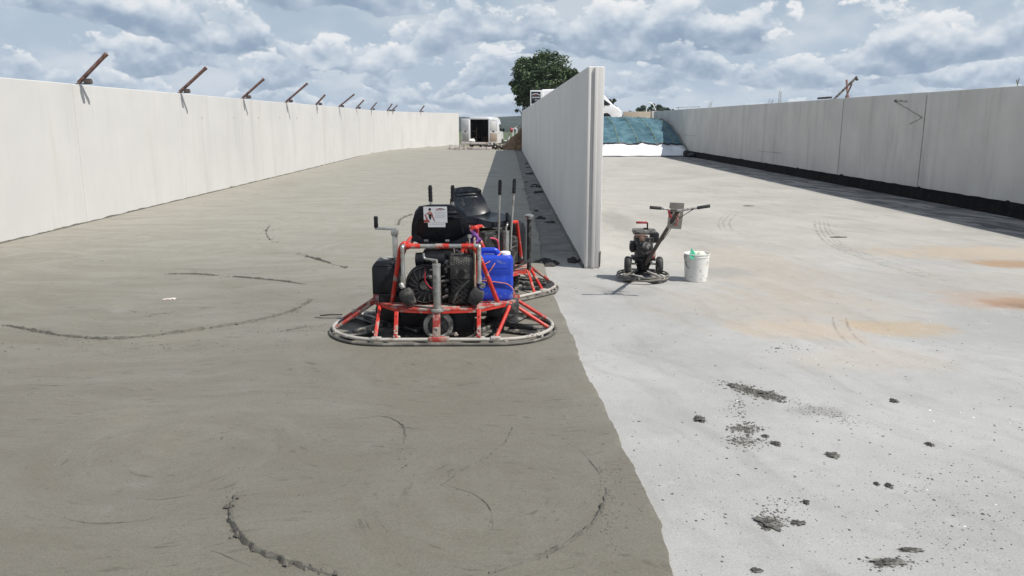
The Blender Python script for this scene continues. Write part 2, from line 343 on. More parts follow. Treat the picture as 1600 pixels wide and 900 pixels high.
def ground_mat():
    m, t, b = newmat('field_ground')
    p = t.new('ShaderNodeTexCoord').outputs['Object']; x, y, z = t.sep(p)
    n = t.noise(p, .06, 6, .6); n2 = t.noise(p, .9, 6, .65)
    near = t.mix(t.mapr(n2, .35, .65), (.20, .155, .105), (.30, .26, .20))
    far = t.mix(t.mapr(n, .4, .6), (.075, .105, .045), (.10, .125, .06))
    far = t.mix(t.mapr(t.m('ADD', y, t.m('MULTIPLY', n, 60.)), 190, 215), far, (.022, .037, .028))
    k = t.mapr(t.m('ADD', y, t.m('MULTIPLY', n, 30.)), 85, 105)
    t.put(b.inputs['Base Color'], t.mix(k, near, far)); b.inputs['Roughness'].default_value = .95
    t.put(b.inputs['Normal'], t.bump(t.noise(p, 2.5, 6, .7), .6, .1))
    return m
M['ground'] = ground_mat()
def leaf_mat(name, c1, c2, c3):
    m, t, b = newmat(name)
    rnd = t.new('ShaderNodeNewGeometry').outputs['Random Per Island']
    co = t.new('ShaderNodeTexCoord').outputs['Object']
    c = t.mix(t.mapr(t.noise(co, .9, 3, .5), .35, .65), c1, c2)
    c = t.mix(t.mapr(rnd, .6, 1.0), c, c3)
    t.put(b.inputs['Base Color'], c); b.inputs['Roughness'].default_value = .55
    b.inputs['Specular IOR Level'].default_value = .35
    return m
M['leaf'] = leaf_mat('glossy_dark_leaves', (.040, .070, .030), (.064, .102, .042), (.115, .152, .072))
M['leaf_far'] = leaf_mat('distant_leaves', (.04, .065, .04), (.055, .085, .05), (.075, .105, .06))
M['bark'] = mat('bark', (.07, .055, .042), .95, var=.4, bump=.7, bs=12)
M['forest'] = mat('forest_hill', (.020, .034, .026), 1.0, var=.5, vs=.03, bump=.0)
M['grassdry'] = mat('dry_grass', (.20, .19, .09), .9, var=.3)

def tarp_mat():
    m, t, b = newmat('blue_green_woven_cover')
    p = t.new('ShaderNodeTexCoord').outputs['Object']
    n = t.noise(p, 1.1, 6, .65); n2 = t.noise(p, 4.5, 5, .6)
    c = t.mix(t.mapr(n, .35, .65), (.032, .092, .122), (.082, .178, .215))
    c = t.mix(t.m('MULTIPLY', t.mapr(n2, .55, .72), .45), c, (.095, .22, .26))
    t.put(b.inputs['Base Color'], c); b.inputs['Roughness'].default_value = .6
    h = t.m('ADD', n, t.m('MULTIPLY', n2, .5)); t.put(b.inputs['Normal'], t.bump(h, .9, .16))
    return m
M['tarp'] = tarp_mat()
M['tarpseam'] = mat('yellow_green_seam', (.22, .28, .17), .7, var=.2)
M['whitefilm'] = mat('white_film', (.78, .79, .80), .35, var=.05, vs=1.5, bump=.3, bs=3)
M['blackhem'] = mat('black_hem', (.02, .025, .035), .5, var=.3)

# ------------------------------------------------------------------ mesh builder
class MB:
    def __init__(s): s.v = []; s.f = []; s.mi = []
    def add(s, vs, fs, mi=0, mx=None):
        o = len(s.v)
        for q in vs:
            q = Vector(q); s.v.append(mx @ q if mx else q)
        for f in fs: s.f.append([i + o for i in f]); s.mi.append(mi)
        return s
    def box(s, c, d, mi=0, rot=None, taper=None):
        x, y, z = d[0] / 2, d[1] / 2, d[2] / 2; tp = taper or (1, 1)
        vs = [(-x, -y, -z), (x, -y, -z), (x, y, -z), (-x, y, -z), (-x * tp[0], -y * tp[1], z), (x * tp[0], -y * tp[1], z), (x * tp[0], y * tp[1], z), (-x * tp[0], y * tp[1], z)]
        mx = Matrix.Translation(c)
        if rot: mx = mx @ Matrix.Rotation(rot[2], 4, 'Z') @ Matrix.Rotation(rot[1], 4, 'Y') @ Matrix.Rotation(rot[0], 4, 'X')
        return s.add(vs, [(0, 3, 2, 1), (4, 5, 6, 7), (0, 1, 5, 4), (1, 2, 6, 5), (2, 3, 7, 6), (3, 0, 4, 7)], mi, mx)
    def tube(s, pts, r, n=8, mi=0, closed=False, caps=True):
        pts = [Vector(p) for p in pts]; N = len(pts)
        rr = r if hasattr(r, '__len__') else [r] * N
        up = None; rings = []
        for i in range(N):
            a = pts[i - 1] if (i or closed) else pts[i]; b = pts[(i + 1) % N] if (i < N - 1 or closed) else pts[i]
            t = (b - a); t = t.normalized() if t.length > 1e-9 else Vector((0, 0, 1))
            if up is None:
                up = Vector((0, 0, 1)) if abs(t.z) < .9 else Vector((1, 0, 0))
            sd_ = t.cross(up); sd_ = sd_.normalized() if sd_.length > 1e-6 else t.orthogonal().normalized()
            up = sd_.cross(t).normalized()
            rings.append([pts[i] + (sd_ * math.cos(k * 2 * math.pi / n) + up * math.sin(k * 2 * math.pi / n)) * rr[i] for k in range(n)])
        o = len(s.v)
        for q in rings: s.v += q
        for i in range(N if closed else N - 1):
            j = (i + 1) % N
            for k in range(n):
                k2 = (k + 1) % n
                s.f.append([o + i * n + k, o + i * n + k2, o + j * n + k2, o + j * n + k]); s.mi.append(mi)
        if caps and not closed:
            s.f.append([o + k for k in range(n)][::-1]); s.f.append([o + (N - 1) * n + k for k in range(n)]); s.mi += [mi, mi]
        return s
    def cyl(s, a, b, r, n=14, mi=0, r2=None): return s.tube([a, b], [r, r2 if r2 is not None else r], n, mi)
    def lathe(s, prof, n=20, mx=None, mi=0, cap0=True, cap1=True):
        vs = []; fs = []
        for (r, z) in prof:
            for k in range(n):
                a = 2 * math.pi * k / n; vs.append((r * math.cos(a), r * math.sin(a), z))
        for i in range(len(prof) - 1):
            for k in range(n):
                k2 = (k + 1) % n; fs.append([i * n + k, i * n + k2, (i + 1) * n + k2, (i + 1) * n + k])
        if cap0: fs.append(list(range(n))[::-1])
        if cap1: fs.append([(len(prof) - 1) * n + k for k in range(n)])
        return s.add(vs, fs, mi, mx)
    def prism(s, poly, z0, z1, mx=None, mi=0):
        n = len(poly)
        vs = [(x, y, z0) for x, y in poly] + [(x, y, z1) for x, y in poly]
        fs = [list(range(n))[::-1], list(range(n, 2 * n))] + [[i, (i + 1) % n, n + (i + 1) % n, n + i] for i in range(n)]
        return s.add(vs, fs, mi, mx)
    def poly(s, pts, mi=0, mx=None): return s.add(pts, [list(range(len(pts)))], mi, mx)
    def blob(s, c, rad, seed=0, sub=2, amp=.35, freq=1.6, mi=0, rot=0., flat=None):
        bm = bmesh.new(); bmesh.ops.create_icosphere(bm, subdivisions=sub, radius=1.0)
        ca, sa = math.cos(rot), math.sin(rot); vs = []
        for q in bm.verts:
            p = q.co.copy(); k = 1 + amp * (mnoise.noise(p * freq + Vector((seed * 3.1, seed * 1.7, seed))) + .5 * mnoise.noise(p * freq * 2.6 + Vector((seed, 9, seed * 2))))
            p = p * k; px_, py_, pz = p.x * rad[0], p.y * rad[1], p.z * rad[2]
            if flat is not None: pz = max(pz, flat)
            vs.append((c[0] + px_ * ca - py_ * sa, c[1] + px_ * sa + py_ * ca, c[2] + pz))
        fs = [[v.index for v in f.verts] for f in bm.faces]; bm.free()
        return s.add(vs, fs, mi)
    def build(s, name, mats, parent=None, loc=None, bevel=0., seg=2, smooth=40., recalc=True, rotz=0.):
        me = bpy.data.meshes.new(name)
        me.from_pydata([tuple(q) for q in s.v], [], s.f)
        mats = mats if isinstance(mats, (list, tuple)) else [mats]
        for m_ in mats: me.materials.append(m_)
        me.polygons.foreach_set('material_index', s.mi)
        if recalc or bevel:
            bm = bmesh.new(); bm.from_mesh(me)
            if recalc: bmesh.ops.recalc_face_normals(bm, faces=bm.faces)
            if bevel:
                ed = [e_ for e_ in bm.edges if len(e_.link_faces) == 2 and e_.calc_face_angle(0) > R(35)]
                bmesh.ops.bevel(bm, geom=ed, offset=bevel, segments=seg, affect='EDGES', profile=.5, clamp_overlap=True)
            bm.to_mesh(me); bm.free()
        if smooth:
            me.polygons.foreach_set('use_smooth', [True] * len(me.polygons)); me.set_sharp_from_angle(angle=R(smooth))
        me.update()
        o = bpy.data.objects.new(name, me); COL.objects.link(o)
        if parent: o.parent = parent
        if loc is not None: o.location = loc
        o.rotation_euler.z = rotz
        return o

def build_split(q, name, mats, parent=None, **kw):
    par = list(range(len(q.v)))
    def find(i):
        while par[i] != i: par[i] = par[par[i]]; i = par[i]
        return i
    for f in q.f:
        for i in f[1:]: par[find(i)] = find(f[0])
    gr = {}
    for f, mi in zip(q.f, q.mi): gr.setdefault(find(f[0]), []).append((f, mi))
    out = []
    for fs in gr.values():
        ids = sorted({i for f, _ in fs for i in f}); ix = {i: k for k, i in enumerate(ids)}
        n_ = MB(); c = sum((q.v[i] for i in ids), Vector()) / len(ids)
        n_.v = [q.v[i] - c for i in ids]; n_.f = [[ix[i] for i in f] for f, _ in fs]; n_.mi = [m_ for _, m_ in fs]
        out.append(n_.build(name, mats, parent, loc=c, **kw))
    return out
def tag(o, label=None, cat=None, group=None, kind=None):
    if label: o['label'] = label
    if cat: o['category'] = cat
    if group: o['group'] = group
    if kind: o['kind'] = kind
    return o
def thing(name, label, cat, loc=(0, 0, 0), rz=0., group=None):
    o = bpy.data.objects.new(name, None); COL.objects.link(o); o.empty_display_size = .2
    o.location = loc; o.rotation_euler.z = rz
    return tag(o, label, cat, group)
def fillet(pts, rad, n=5, closed=False):
    pts = [Vector(p) for p in pts]; out = []
    for i, p in enumerate(pts):
        if not closed and (i == 0 or i == len(pts) - 1): out.append(p); continue
        a = pts[i - 1]; b = pts[(i + 1) % len(pts)]
        da, db = (a - p), (b - p); r = min(rad, da.length * .48, db.length * .48)
        p0, p1 = p + da.normalized() * r, p + db.normalized() * r
        for k in range(n + 1):
            t = k / n; out.append(p0 * (1 - t) ** 2 + p * 2 * t * (1 - t) + p1 * t * t)
    return out
def text_polys(body, size):
    cu = bpy.data.curves.new('lettering', 'FONT'); cu.body = body; cu.size = size; cu.align_x = 'LEFT'; cu.resolution_u = 3
    o = bpy.data.objects.new('lettering', cu); COL.objects.link(o)
    dg = bpy.context.evaluated_depsgraph_get(); dg.update()
    me = bpy.data.meshes.new_from_object(o.evaluated_get(dg))
    r_ = ([tuple(q.co) for q in me.vertices], [list(p.vertices) for p in me.polygons])
    bpy.data.objects.remove(o); bpy.data.curves.remove(cu); bpy.data.meshes.remove(me)
    return r_
def lerp_list(tab, y):
    if y <= tab[0][0]: return tab[0][1]
    for (a, va), (b, vb) in zip(tab, tab[1:]):
        if y <= b: return va + (vb - va) * (y - a) / (b - a)
    return tab[-1][1]

# ------------------------------------------------------------------ GROUND, SLABS
def build_ground():
    mb = MB(); xs = [-2500, -900, -300, -120, -60, -30, -20, -14, -10, -8, -4, 0, 4, 8, 10, 12, 16, 24, 40, 80, 160, 400, 1000, 2500]
    ys = [-200, -60, -20, -8, 0, 10, 20, 30, 40, 50, 54, 56, 58, 60, 63, 66, 70, 76, 84, 95, 120, 170, 260, 420, 800, 1500, 3500]
    def h(x, y):
        z = -.03
        if x < -3.5:
            if y > 64.3: z = -.03 - .36 * min(1, (y - 64.3) / 1.5)
        elif y > 54: z = -.03 - .36 * min(1, (y - 54) / 5)
        k = max(0, min(1, (x - .6) / 1.6)) * max(0, min(1, (y - 55) / 4)) * max(0, min(1, (100 - y) / 20)) * max(0, min(1, (30 - x) / 10))
        z += 1.95 * k * k * (3 - 2 * k)
        return z
    for y in ys:
        for x in xs: mb.v.append(Vector((x, y, h(x, y) + (mnoise.noise(Vector((x * .2, y * .2, 0))) * .1 if y > 58 else 0))))
    n = len(xs)
    for j in range(len(ys) - 1):
        for i in range(n - 1): mb.f.append([j * n + i, j * n + i + 1, (j + 1) * n + i + 1, (j + 1) * n + i]); mb.mi.append(0)
    tag(mb.build('ground', M['ground']), 'bare earth and green fields reaching to the horizon', kind='structure')
build_ground()

LW = [(-6, -7.72), (10, -7.72), (30, -7.76), (40, -7.85), (46, -7.95), (50, -7.85), (54, -7.35), (57, -6.5), (60, -5.4), (64, -3.75)]
def lw_x(y): return lerp_list(LW, y)
EDGE = [(-4.0, .88)] + [(G(px, py).y, G(px, py).x) for px, py in ((1055, 900), (1032, 822), (1004, 760), (972, 698), (953, 655), (925, 598), (895, 530), (871, 478))][::1] + \
       [(9.2, .50), (10.4, .50), (13., .55), (19., .53), (30, .56), (53, .58)]
EDGE.sort()
def edge_x(y):
    a = .026 if y < 12 else .05
    return lerp_list(EDGE, y) + a * (mnoise.noise(Vector((y * 1.9, 3.3, 0))) + .55 * mnoise.noise(Vector((y * 6.3, 7.7, 0))) + .35 * mnoise.noise(Vector((y * 19., 1.7, 0))))

mb = MB(); mb.add([(-9, -7, 0), (10.4, -7, 0), (10.4, 54, 0), (-9, 54, 0), (-9, -7, -.2), (10.4, -7, -.2), (10.4, 54, -.2), (-9, 54, -.2)],
                  [(0, 1, 2, 3), (0, 4, 5, 1), (1, 5, 6, 2), (2, 6, 7, 3), (3, 7, 4, 0)])
mb.add([(-9, 54, 0), (-3.3, 54, 0), (-3.3, 64.2, 0), (-9, 64.2, 0), (-3.3, 54, -.2), (-3.3, 64.2, -.2), (-9, 64.2, -.2)], [(0, 1, 2, 3), (1, 4, 5, 2), (2, 5, 6, 3)])
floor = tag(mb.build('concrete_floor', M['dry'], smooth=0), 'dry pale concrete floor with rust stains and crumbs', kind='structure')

WZ = .020
def mark_mat():
    m, t, b = newmat('tyre_dust'); p = t.new('ShaderNodeTexCoord').outputs['Object']
    b.inputs['Base Color'].default_value = (.15, .14, .125, 1); b.inputs['Roughness'].default_value = .9
    t.put(b.inputs['Alpha'], t.m('MULTIPLY', t.mapr(t.noise(p, 6, 6, .7), .38, .66), .30)); return m
M['mark'] = mark_mat()
def tyre_mark(px, wd, off):
    pts = [G(*q_) for q_ in px]; P = []
    for i in range(len(pts) - 1):
        p0, p1, p2, p3 = pts[max(0, i - 1)], pts[i], pts[i + 1], pts[min(len(pts) - 1, i + 2)]
        for k in range(10):
            t = k / 10; P.append(.5 * ((2 * p1) + (p2 - p0) * t + (2 * p0 - 5 * p1 + 4 * p2 - p3) * t * t + (3 * p1 - p0 - 3 * p2 + p3) * t ** 3))
    q = MB()
    for i, p in enumerate(P):
        d = (P[min(len(P) - 1, i + 1)] - P[max(0, i - 1)]).normalized(); n_ = Vector((d.y, -d.x, 0)); k = min(1, i / 6, (len(P) - 1 - i) / 8) * wd
        q.v += [p + n_ * (off - k) + Vector((0, 0, .004)), p + n_ * (off + k) + Vector((0, 0, .004))]
    for i in range(len(P) - 1): q.f.append([i * 2, i * 2 + 2, i * 2 + 3, i * 2 + 1]); q.mi.append(0)
    o_ = q.build('tyre_mark', M['mark'], floor, smooth=0, recalc=False)
for off in (-.10, -.03, .05, .13): tyre_mark([(1284, 342), (1287, 358), (1300, 376), (1325, 390), (1360, 403), (1400, 416), (1450, 430), (1510, 446)], .014 if off != .13 else .02, off)
for off in (0., .12): tyre_mark([(1322, 495), (1326, 512), (1340, 530), (1362, 545)], .012, off)
for off in (0., .09, .2): tyre_mark([(1128, 362), (1122, 350), (1128, 340), (1142, 330)], .02, off)
def build_wet():
    ys = []; y = -5.
    while y < 53:
        ys.append(y); y += .025 if 2.0 < y < 11.5 else (.1 if y < 22 else .4)
    ys.append(53.)
    mb = MB(); cols = 7
    for y in ys:
        e = edge_x(y); l = lw_x(y) - .05
        hz_ = WZ + .004 * mnoise.noise(Vector((y * 5., 0, 2)))
        for (x, z) in ((l, WZ), (l * .5, WZ), (-1.5, WZ), (e - .25, WZ), (e - .05, hz_), (e - .012, hz_ * .82), (e, -.01)): mb.v.append(Vector((x, y, z)))
    for j in range(len(ys) - 1):
        for i in range(cols - 1): mb.f.append([j * cols + i, j * cols + i + 1, (j + 1) * cols + i + 1, (j + 1) * cols + i]); mb.mi.append(0)
    o = len(mb.v); N = 24
    for k in range(N + 1):
        y = 53 + 10.4 * k / N; l = lw_x(y) - .05
        for x, z in ((l, WZ), (-3.55, WZ), (-3.5, -.01)): mb.v.append(Vector((max(l, x) if x > l else l, y, z)))
    for k in range(N):
        for i in range(2): mb.f.append([o + k * 3 + i, o + k * 3 + i + 1, o + k * 3 + i + 4, o + k * 3 + i + 3]); mb.mi.append(0)
    return tag(mb.build('wet_concrete', M['wet'], smooth=60, recalc=False), 'freshly trowelled wet grey concrete slab with a ragged right edge', kind='structure')
wet = build_wet()

# ridges of slurry pushed up by the trowels: parts of the wet slab
rng = random.Random(11)
def resample(px, step):
    pts = [G(*p) for p in px]
    # Catmull-Rom through the surveyed points
    out = []
    for i in range(len(pts) - 1):
        p0, p1, p2, p3 = pts[max(0, i - 1)], pts[i], pts[i + 1], pts[min(len(pts) - 1, i + 2)]
        n = max(2, int((p2 - p1).length / step))
        for k in range(n):
            t = k / n
            out.append(.5 * ((2 * p1) + (p2 - p0) * t + (2 * p0 - 5 * p1 + 4 * p2 - p3) * t * t + (3 * p1 - p0 - 3 * p2 + p3) * t ** 3))
    out.append(pts[-1]); return out
def crumb(mb, c, r, flat=.6):
    # squashed irregular octahedron
    q = [(1, 0, 0), (0, 1, 0), (-1, 0, 0), (0, -1, 0), (0, 0, 1)]
    a = rng.uniform(0, 6.28); ca, sa = math.cos(a), math.sin(a); el_ = rng.uniform(.6, 1.5)
    vs = []
    for (x, y, z) in q:
        k = r * rng.uniform(.65, 1.25); x *= k * el_; y *= k; z *= k * flat
        vs.append((c[0] + x * ca - y * sa, c[1] + x * sa + y * ca, c[2] + max(z, -.001)))
    mb.add(vs, [(0, 1, 4), (1, 2, 4), (2, 3, 4), (3, 0, 4)])
def ridge(px, wd, ht, gap=0., seed=0, lump=.7):
    pts = resample(px, .016); mb = MB(); N = len(pts); prev = None
    for i, p in enumerate(pts):
        a, b = pts[max(0, i - 1)], pts[min(N - 1, i + 1)]
        t = (b - a).normalized(); s_ = Vector((t.y, -t.x, 0))
        n1 = mnoise.noise(Vector((i * .11, seed, 0))); n2 = mnoise.noise(Vector((i * .37, seed, 5))); n3 = mnoise.noise(Vector((i * .05, seed, 8)))
        k = max(0., (1 + lump * n1 + .5 * n2)) * min(1, i / 12, (N - 1 - i) / 12)
        if gap and n3 < gap - .45: k *= .05
        h = ht * .95 * k; wv = wd * .85 * (.45 + .55 * k); c = p + s_ * (wd * .35 * n2); o = len(mb.v)
        for (u, z) in ((-1.0, -.004), (-.6, .45 * h), (-.15, h * (1 + .25 * n1)), (.35, h * .8), (.75, h * .3), (1.1, -.004)):
            mb.v.append(Vector((c.x + s_.x * u * wv * .5, c.y + s_.y * u * wv * .5, WZ + z + (.2 * h * rng.uniform(-1, 1) if z > 0 else 0))))
        if prev is not None:
            for q in range(5): mb.f.append([prev + q, prev + q + 1, o + q + 1, o + q]); mb.mi.append(0)
        prev = o
    if ht > .008:
        for i in range(0, N, 1):
            n1 = mnoise.noise(Vector((i * .11, seed, 0))); n3 = mnoise.noise(Vector((i * .05, seed, 8)))
            if gap and n3 < gap - .45: continue
            for q in range(2):
                if rng.random() < .30 + 1.1 * n1 + .7 * n3:
                    p = pts[i]; k = rng.uniform(.25, .75) * (1 + n1) * (.5 if q else 1)
                    crumb(mb, (p.x + rng.gauss(0, wd * .35), p.y + rng.gauss(0, wd * .35), WZ + rng.uniform(0, ht * .5)), ht * k * .8, 1.0)
    o = mb.build('trowel_ridge', M['wetclod'], wet, smooth=25)
    return pts
RG = []
RG += [(ridge([(371, 782), (361, 797), (362, 818), (376, 845), (400, 866), (440, 882), (492, 898), (520, 906)], .036, .024, 0, 1, .25), .03)]
RG += [(ridge([(947, 768), (944, 790), (930, 818), (905, 842), (868, 866), (820, 886), (768, 902)], .026, .013, 0, 2), .03)]
RG += [(ridge([(5, 511), (40, 518), (90, 527), (150, 533), (200, 532), (250, 527), (310, 519), (370, 510), (420, 500), (460, 488), (490, 470)], .034, .020, .04, 3), .05)]
RG += [(ridge([(258, 431), (300, 431), (350, 434), (400, 438), (440, 442), (475, 447)], .036, .017, .22, 4), .06)]
RG += [(ridge([(465, 399), (490, 406), (520, 415), (540, 421)], .045, .022, .32, 5), .06)]
RG += [(ridge([(424, 353), (417, 361), (417, 369), (424, 378), (434, 381)], .03, .012, .42, 6), .10)]
RG += [(ridge([(622, 354), (626, 345), (640, 338), (660, 334)], .05, .02, .3, 7), .10)]
RG += [(ridge([(800, 672), (790, 695), (770, 713), (745, 728), (715, 745), (690, 765)], .014, .004, .3, 8), .02)]
RG += [(ridge([(560, 660), (590, 655), (615, 660), (632, 675), (630, 700)], .016, .005, .4, 9), .02)]
RG += [(ridge([(700, 765), (740, 778), (765, 800), (770, 835)], .014, .004, .35, 10), .02)]
RG += [(ridge([(880, 695), (905, 708), (925, 730), (940, 750)], .014, .005, .4, 12), .03)]
RG += [(ridge([(430, 523), (470, 516), (500, 512), (520, 510)], .04, .010, .45, 13), .06)]
RG += [(ridge([(200, 488), (240, 494), (275, 490)], .02, .006, .4, 14), .05)]
RG += [(ridge([(105, 818), (150, 824), (200, 822), (245, 816)], .016, .005, .45, 15), .03)]
RG += [(ridge([(330, 866), (360, 878), (395, 893)], .014, .005, .4, 16), .02)]

mb = MB()
for pts, sp in RG:
    for k in range(int(len(pts) * .42)):
        p = rng.choice(pts); far = p.y / 4.0
        if mnoise.noise(Vector((p.x * 3, p.y * 3, 1))) < -.15: continue
        crumb(mb, (p.x + rng.gauss(0, sp * .8), p.y + rng.gauss(0, sp * .8), WZ), rng.uniform(.003, .009) * min(1.6, max(.8, far)))
for k in range(330):
    p = G(rng.uniform(0, 960), rng.triangular(300, 900, 520))
    if p.x > edge_x(p.y) - .05 or p.x < -7.6: continue
    crumb(mb, (p.x, p.y, WZ), rng.uniform(.003, .008) * (1.5 if p.y > 6 else 1))
for (cx, cy, sx, sy, n_) in ((950, 745, 12, 25, 60), (955, 820, 20, 40, 70), (878, 640, 6, 16, 22), (350, 688, 14, 6, 30), (370, 785, 14, 14, 40), (565, 340, 6, 4, 4),
                             (335, 340, 6, 4, 2), (640, 345, 16, 8, 30), (420, 362, 8, 8, 20), (180, 545, 90, 10, 60), (300, 548, 80, 8, 40), (628, 730, 6, 25, 30), (470, 520, 40, 8, 40)):
    for k in range(n_):
        p = G(cx + rng.gauss(0, sx), cy + rng.gauss(0, sy * .6))
        if p.x < edge_x(p.y) - .02: crumb(mb, (p.x, p.y, WZ), rng.uniform(.003, .008) * (1.4 if p.y > 6 else 1))
tag(mb.build('slurry_crumbs', M['wetclod'], wet, smooth=0), kind='stuff')

# crumbs on the dry floor (too many and too small to count)
mb = MB()
def scat(cx, cy, sx, sy, n_, r0, r1, rot=0.):
    r1 *= .78; n_ = int(n_ * 1.1)
    ca, sa = math.cos(rot), math.sin(rot)
    for k in range(n_):
        u, v = rng.gauss(0, sx), rng.gauss(0, sy)
        p = G(cx + u * ca - v * sa, cy + u * sa + v * ca)
        if p.x > edge_x(p.y) + .01: crumb(mb, (p.x, p.y, 0), r0 + (r1 - r0) * rng.random() ** 2.2)
scat(1175, 611, 22, 3.2, 420, .004, .019, .25); scat(1202, 619, 14, 3, 300, .004, .022, .2); scat(1152, 605, 8, 2.5, 60, .004, .017, .2)
scat(1270, 640, 38, 5, 240, .002, .008, .28); scat(1305, 650, 24, 4, 110, .002, .010, .3)
scat(1163, 669, 12, 4, 190, .004, .021); scat(1160, 688, 16, 5, 170, .003, .015); scat(1157, 640, 6, 12, 60, .003, .013); scat(1180, 695, 16, 5, 60, .003, .013)
scat(1150, 635, 10, 14, 60, .003, .012); scat(1207, 812, 12, 8, 160, .003, .014); scat(1390, 880, 24, 5, 150, .003, .013)
scat(1250, 545, 40, 3, 26, .004, .014, -.1); scat(1235, 541, 6, 2, 8, .006, .018); scat(1215, 544, 5, 1.5, 5, .008, .02)
scat(1490, 770, 60, 30, 130, .002, .009); scat(1300, 800, 130, 50, 260, .002, .007); scat(1100, 740, 40, 40, 90, .002, .006)
scat(1230, 785, 16, 4, 40, .003, .011); scat(960, 565, 25, 20, 40, .003, .008); scat(1480, 840, 70, 30, 140, .002, .008)
for k in range(900):
    p = G(rng.uniform(890, 1640), rng.triangular(380, 930, 700))
    if p.x > edge_x(p.y) + .02: crumb(mb, (p.x, p.y, 0), .002 + .008 * rng.random() ** 3)
tag(mb.build('mortar_crumbs', M['clod'], smooth=0), 'scattered small dark mortar crumbs on the dry floor', kind='stuff')
mb = MB()
for k in range(26):
    p = G(rng.uniform(1050, 1600), rng.triangular(420, 900, 560)); crumb(mb, (p.x, p.y, 0), rng.uniform(.003, .009))
tag(mb.build('white_chips', M['paper'], smooth=0), 'tiny white chips scattered on the dry floor', kind='stuff')

def clod(px, py, wpx, dpx, hgt, label, seed, rot=0., n=1, sub=3):
    p = G(px, py); s_ = p.y / 1232.
    # along-view extent foreshortened: dpx is the picture height of the footprint
    dy = dpx * p.y * p.y / (CAMH * 1232.)
    mb = MB()
    hgt *= .5
    wpx *= .9
    mb.blob((0, 0, hgt * .25), (wpx * s_ * .50, max(.012, dy * .5), hgt * .85), seed, 4, .95, 2.3, flat=-hgt * .25, rot=rot)
    r_ = random.Random(seed)
    for k in range(n):
        a = r_.uniform(0, 6.28); q = wpx * s_ * .5
        mb.blob((math.cos(a) * q * .8, math.sin(a) * dy * .4, hgt * .15), (q * r_.uniform(.2, .4), q * r_.uniform(.15, .3), hgt * r_.uniform(.35, .6)), seed + k + 9, 2, .5, flat=-.01)
    tag(mb.build('mortar_clod', M['clod'], loc=(p.x, p.y, 0), smooth=25), label, 'mortar clod', 'mortar clods on the dry floor')
clod(1094, 656, 18, 8, .028, 'single dark clod left of the crumb patch, nearest the wet edge', 1)
clod(1213, 694, 13, 7, .024, 'dark clod at the right end of the lower crumb patch', 2)
clod(1301, 712, 22, 9, .018, 'flat oval dark clod with a chip beside it, alone mid floor', 3, n=3)
clod(1397, 627, 12, 5, .022, 'small flat clod right of the crumb streak tail, farthest back', 4)
clod(1453, 695, 12, 6, .018, 'small flat clod on the clean floor at far right', 5)
clod(1202, 818, 34, 20, .022, 'ragged triangular mortar smear with a crumbly tip', 6, rot=.5, n=7)
clod(1247, 818, 22, 8, .016, 'flat ragged flake just right of the triangular smear', 7, n=3)
clod(1421, 860, 38, 7, .014, 'long thin flat slab of mortar above the ragged one', 8, n=1)
clod(1388, 879, 52, 11, .018, 'longest ragged flat slab of mortar near the bottom edge', 9, n=7)
clod(1182, 892, 18, 7, .016, 'dark flake cut by the bottom edge of the photo', 10, n=2)
clod(1389, 760, 11, 7, .022, 'right one of two small rounded lumps mid right', 11)
clod(1370, 757, 8, 5, .018, 'left one of two small rounded lumps mid right', 12)
clod(1260, 786, 9, 6, .02, 'small lump ending a short crumb trail above the smear', 13, n=2)
clod(1196, 682, 10, 5, .016, 'small flat clod inside the lower crumb patch', 14, n=2)
clod(1146, 603, 16, 5, .018, 'thin clod at the left end of the crumb streak', 15, n=3)
clod(1197, 616, 26, 7, .024, 'thickest lump of the dark crumb streak', 16, n=8)

# spoil lying along the foot of the middle wall
sp = [(853, 413, .30), (838, 385, .10), (846, 292, .32), (840, 301, .25), (836, 289, .16), (818, 297, .12), (845, 341, .22), (862, 348, .16), (829, 272, .3), (826, 262, .2), (824, 256, .2), (905, 410, .2), (822, 285, .1), (800, 302, .12), (838, 330, .1)]
lab = ['lump beside the ring of the rear trowel', 'small lump on the old concrete strip', 'largest black heap against the wall foot', 'black heap in front of the largest one', 'black lump left of the wall foot heaps', 'thin lump near the edge of the fresh slab',
       'long lump below the wall joint', 'second lump below the wall joint', 'far heap against the wall foot', 'farther heap against the wall foot', 'farthest heap by the earth pile', 'crumbs by the front corner of the middle wall', 'thin lump in the shade of the wall', 'lump lying on the shaded fresh concrete', 'lump midway along the shaded strip']
for i, ((px, py, wd), l_) in enumerate(zip(sp, lab)):
    p = G(px, py); r_ = random.Random(i); mb = MB()
    for k in range(14): mb.blob((r_.gauss(0, .26) * wd, r_.gauss(0, .34) * wd, .0), (wd * r_.uniform(.08, .28), wd * r_.uniform(.10, .34), .012 + wd * r_.uniform(.03, .12)), i * 15 + k, 2, .8, 2.2, flat=-.01)
    tag(mb.build('spoil_lump', M['darkclod'], loc=(min(p.x, .93), p.y, 0.002), smooth=25), 'dark ' + l_, 'spoil lump', 'dark spoil along the middle wall')

